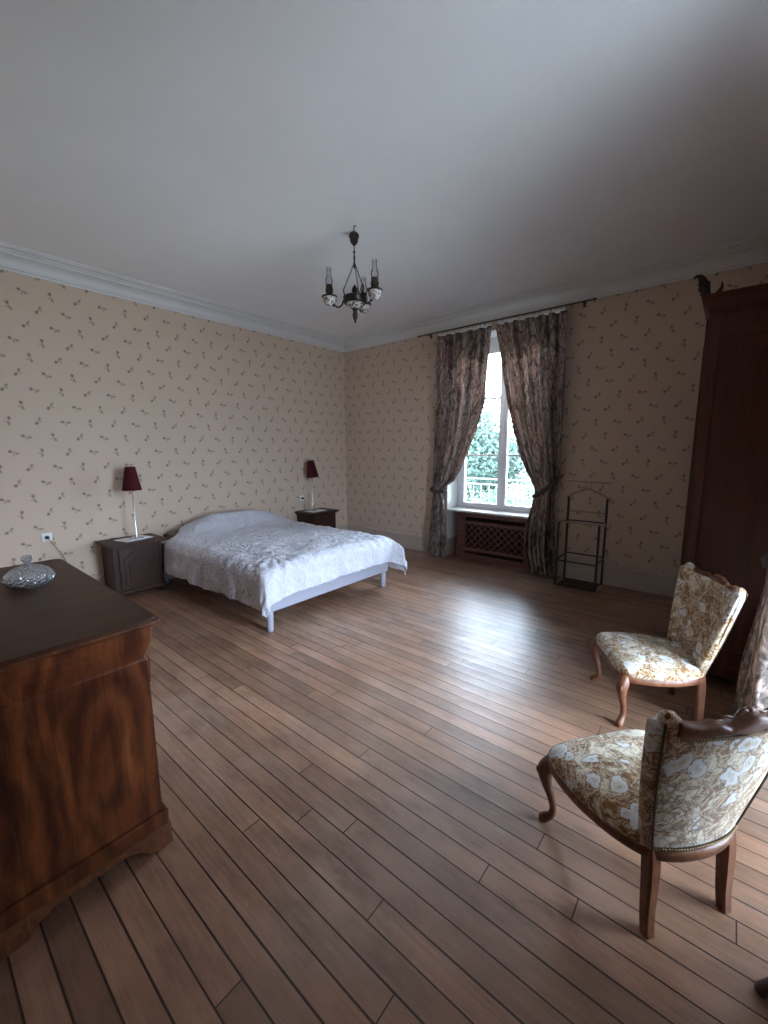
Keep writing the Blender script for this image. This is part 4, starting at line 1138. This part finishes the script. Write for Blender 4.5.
# ------------------------------------------------------------------ outside
GZ = -3.9
b = newbm()
n = 24; vg = [[b.verts.new((-60+130*i/n, -40+110*j/n, GZ+.15*mnoise.noise(Vector((i*.7, j*.7, 0))))) for i in range(n+1)] for j in range(n+1)]
for j in range(n):
    for i in range(n): b.faces.new((vg[j][i], vg[j][i+1], vg[j+1][i+1], vg[j+1][i]))
o = obj('ground', b, 'bounce_gravel'); struct(o)
b = newbm(); vg = [[b.verts.new((-50+100*i/n, 9+60*j/n, GZ+.22+.12*mnoise.noise(Vector((i*.7, j*.7, 0))))) for i in range(n+1)] for j in range(n+1)]
for j in range(n):
    for i in range(n): b.faces.new((vg[j][i], vg[j][i+1], vg[j+1][i+1], vg[j+1][i]))
struct(obj('lawn', b, 'lawn'))
def tree(x, y, h, r, leaf, lab, seed, trunk=True, cat='tree', name='tree', leaves=3200, size=.22, grp='trees beyond the window'):
    rnd = random.Random(seed); root = thing(name, lab, cat, (x, y, GZ-.1), group=grp)
    b = newbm()
    if trunk:
        add_tube(b, [(0, 0, 0, .20), (.1, .05, h*.3, .15), (-.05, 0, h*.55, .11), (.05, .05, h*.8, .05)], n=10)
        for k in range(7):
            a = rnd.uniform(0, 2*PI); z0 = h*rnd.uniform(.25, .6)
            add_tube(b, [(0, 0, z0, .07), (math.cos(a)*r*.4, math.sin(a)*r*.4, z0+h*.15, .045), (math.cos(a)*r*.75, math.sin(a)*r*.75, z0+h*.28, .02)], n=6)
    else:
        for k in range(6):
            a = k*1.05; add_tube(b, [(0, 0, 0, .05), (math.cos(a)*r*.3, math.sin(a)*r*.3, h*.5, .03), (math.cos(a)*r*.5, math.sin(a)*r*.5, h*.8, .012)], n=6)
    obj('trunk' if trunk else 'stems', b, 'bark', root)
    b = newbm()
    lobes = []
    for k in range(16):
        a = rnd.uniform(0, 2*PI); u = rnd.uniform(.1, 1)
        zc = h*(rnd.uniform(.30, .88) if trunk else rnd.uniform(.3, .8))
        rad = r*math.sqrt(max(0.05, 1-((zc/h-.52)/.5)**2))*.62*u
        lobes.append((Vector((math.cos(a)*rad, math.sin(a)*rad, zc)), r*rnd.uniform(.28, .5)))
    lobes.append((Vector((0, 0, h*.62)), r*.6))
    for k in range(leaves):
        c, R_ = rnd.choice(lobes)
        d = Vector((rnd.gauss(0, 1), rnd.gauss(0, 1), rnd.gauss(0, 1))).normalized()
        p = c+d*R_*rnd.uniform(.75, 1.05)
        if p.z > h: p.z = h-rnd.uniform(0, .3)
        u = Vector((rnd.gauss(0, 1), rnd.gauss(0, 1), rnd.gauss(0, .6))).normalized(); v = d.cross(u)
        if v.length < .1: continue
        v.normalize(); s = size*rnd.uniform(.6, 1.3)
        q = [p-u*s, p+v*s*.5+d*s*.15, p+u*s, p-v*s*.5+d*s*.15]
        b.faces.new([b.verts.new(w) for w in q])
    obj('foliage', b, leaf, root, fix=False)
    return root
spots = [(-7.5, 21, 8.9, 4.2, 'leaf_a', 'tall broad tree beyond the window, centre of the view'),
         (-15.5, 24, 8.6, 3.9, 'leaf_b', 'paler broad tree left of the tall one outside'),
         (.8, 25, 9.6, 3.9, 'leaf_a', 'broad tree right of the tall one outside'),
         (-24.0, 26, 8.8, 4.2, 'leaf_a', 'broad tree outside, far left of the garden'),
         (9.2, 24, 9.0, 4.0, 'leaf_b', 'broad tree outside, far right of the garden')]
for i, (x, y, h, r_, lf, lab) in enumerate(spots): tree(x, y, h, r_, lf, lab, 10+i, leaves=9000, size=.17, grp='trees beyond the garden')
bs = [(-3.0, 19.0, 4.5, 2.3, 'leafy bush outside, set back between the others'), (-3.0, 13.5, 3.9, 2.3, 'near leafy bush outside, under the central tree'), (-8.2, 14.5, 3.9, 2.3, 'near leafy bush outside, left of the central view'), (1.8, 13.0, 3.8, 2.2, 'near leafy bush outside, right of the central view'), (-13.8, 14, 3.8, 2.3, 'near leafy bush outside, at the garden left'), (6.6, 13, 3.7, 2.2, 'near leafy bush outside, at the garden right')]
for i, (x, y, h, r_, lab) in enumerate(bs): tree(x, y, h, r_, 'leaf_c', lab, 40+i, trunk=False, cat='bush', name='bush', leaves=6000, size=.11, grp='bushes in the garden')

# ------------------------------------------------------------------ daylight
w = bpy.data.worlds.new('World'); scene.world = w; w.use_nodes = True
nt = w.node_tree; nt.nodes.clear()
out = nt.nodes.new('ShaderNodeOutputWorld'); bg = nt.nodes.new('ShaderNodeBackground')
tc = nt.nodes.new('ShaderNodeTexCoord'); sp = nt.nodes.new('ShaderNodeSeparateXYZ'); nt.links.new(tc.outputs['Generated'], sp.inputs[0])
mr = nt.nodes.new('ShaderNodeMapRange'); mr.inputs[1].default_value = -1; mr.inputs[2].default_value = 1; nt.links.new(sp.outputs[2], mr.inputs[0])
cr = nt.nodes.new('ShaderNodeValToRGB'); nt.links.new(mr.outputs[0], cr.inputs[0])
el = cr.color_ramp.elements
el[0].position = 0; el[0].color = (.16, .17, .15, 1)
el[1].position = 1; el[1].color = (.62, .80, 1.0, 1)
for p, c in ((.47, (.20, .22, .19, 1)), (.505, (.56, .68, .94, 1)), (.62, (.72, .84, 1.04, 1))):
    e = el.new(p); e.color = c
nt.links.new(cr.outputs[0], bg.inputs[0]); bg.inputs[1].default_value = 9.0
nt.links.new(bg.outputs[0], out.inputs[0])
def portal(name, loc, rot, sx, sy):
    l = bpy.data.lights.new(name, 'AREA'); l.shape = 'RECTANGLE'; l.size = sx; l.size_y = sy
    l.cycles.is_portal = True
    o = bpy.data.objects.new(name, l); o.location = loc; o.rotation_euler = rot; COL.objects.link(o)
portal('window_portal', ((N0+N1)/2, .37, 1.8), (-PI/2, 0, 0), N1-N0, 2.4)
portal('window_portal', (XR+.37, (P0+P1)/2, 1.5), (0, PI/2, 0), 3.0, P0-P1)

# ------------------------------------------------------------------ camera
cam = bpy.data.cameras.new('camera'); co_ = bpy.data.objects.new('camera', cam); COL.objects.link(co_)
f, p, ro, ya = 414.44, .15167, -.005574, -.695075
fw = Vector((math.sin(ya)*math.cos(p), math.cos(ya)*math.cos(p), -math.sin(p)))
rt_ = Vector((math.cos(ya), -math.sin(ya), 0)); up = rt_.cross(fw)
r2 = rt_*math.cos(ro)+up*math.sin(ro); u2 = -rt_*math.sin(ro)+up*math.cos(ro)
mw = Matrix((r2, u2, -fw)).transposed().to_4x4(); mw.translation = Vector((5.124, -5.129, 1.55))
co_.matrix_world = mw
cam.sensor_fit = 'VERTICAL'; cam.sensor_height = 36; cam.lens = f/1024*36
cam.clip_start = .02; cam.clip_end = 200
scene.camera = co_
scene.view_settings.view_transform = 'Standard'; scene.view_settings.look = 'None'
scene.view_settings.exposure = 2.3; scene.view_settings.gamma = 1; scene.view_settings.use_curve_mapping = False
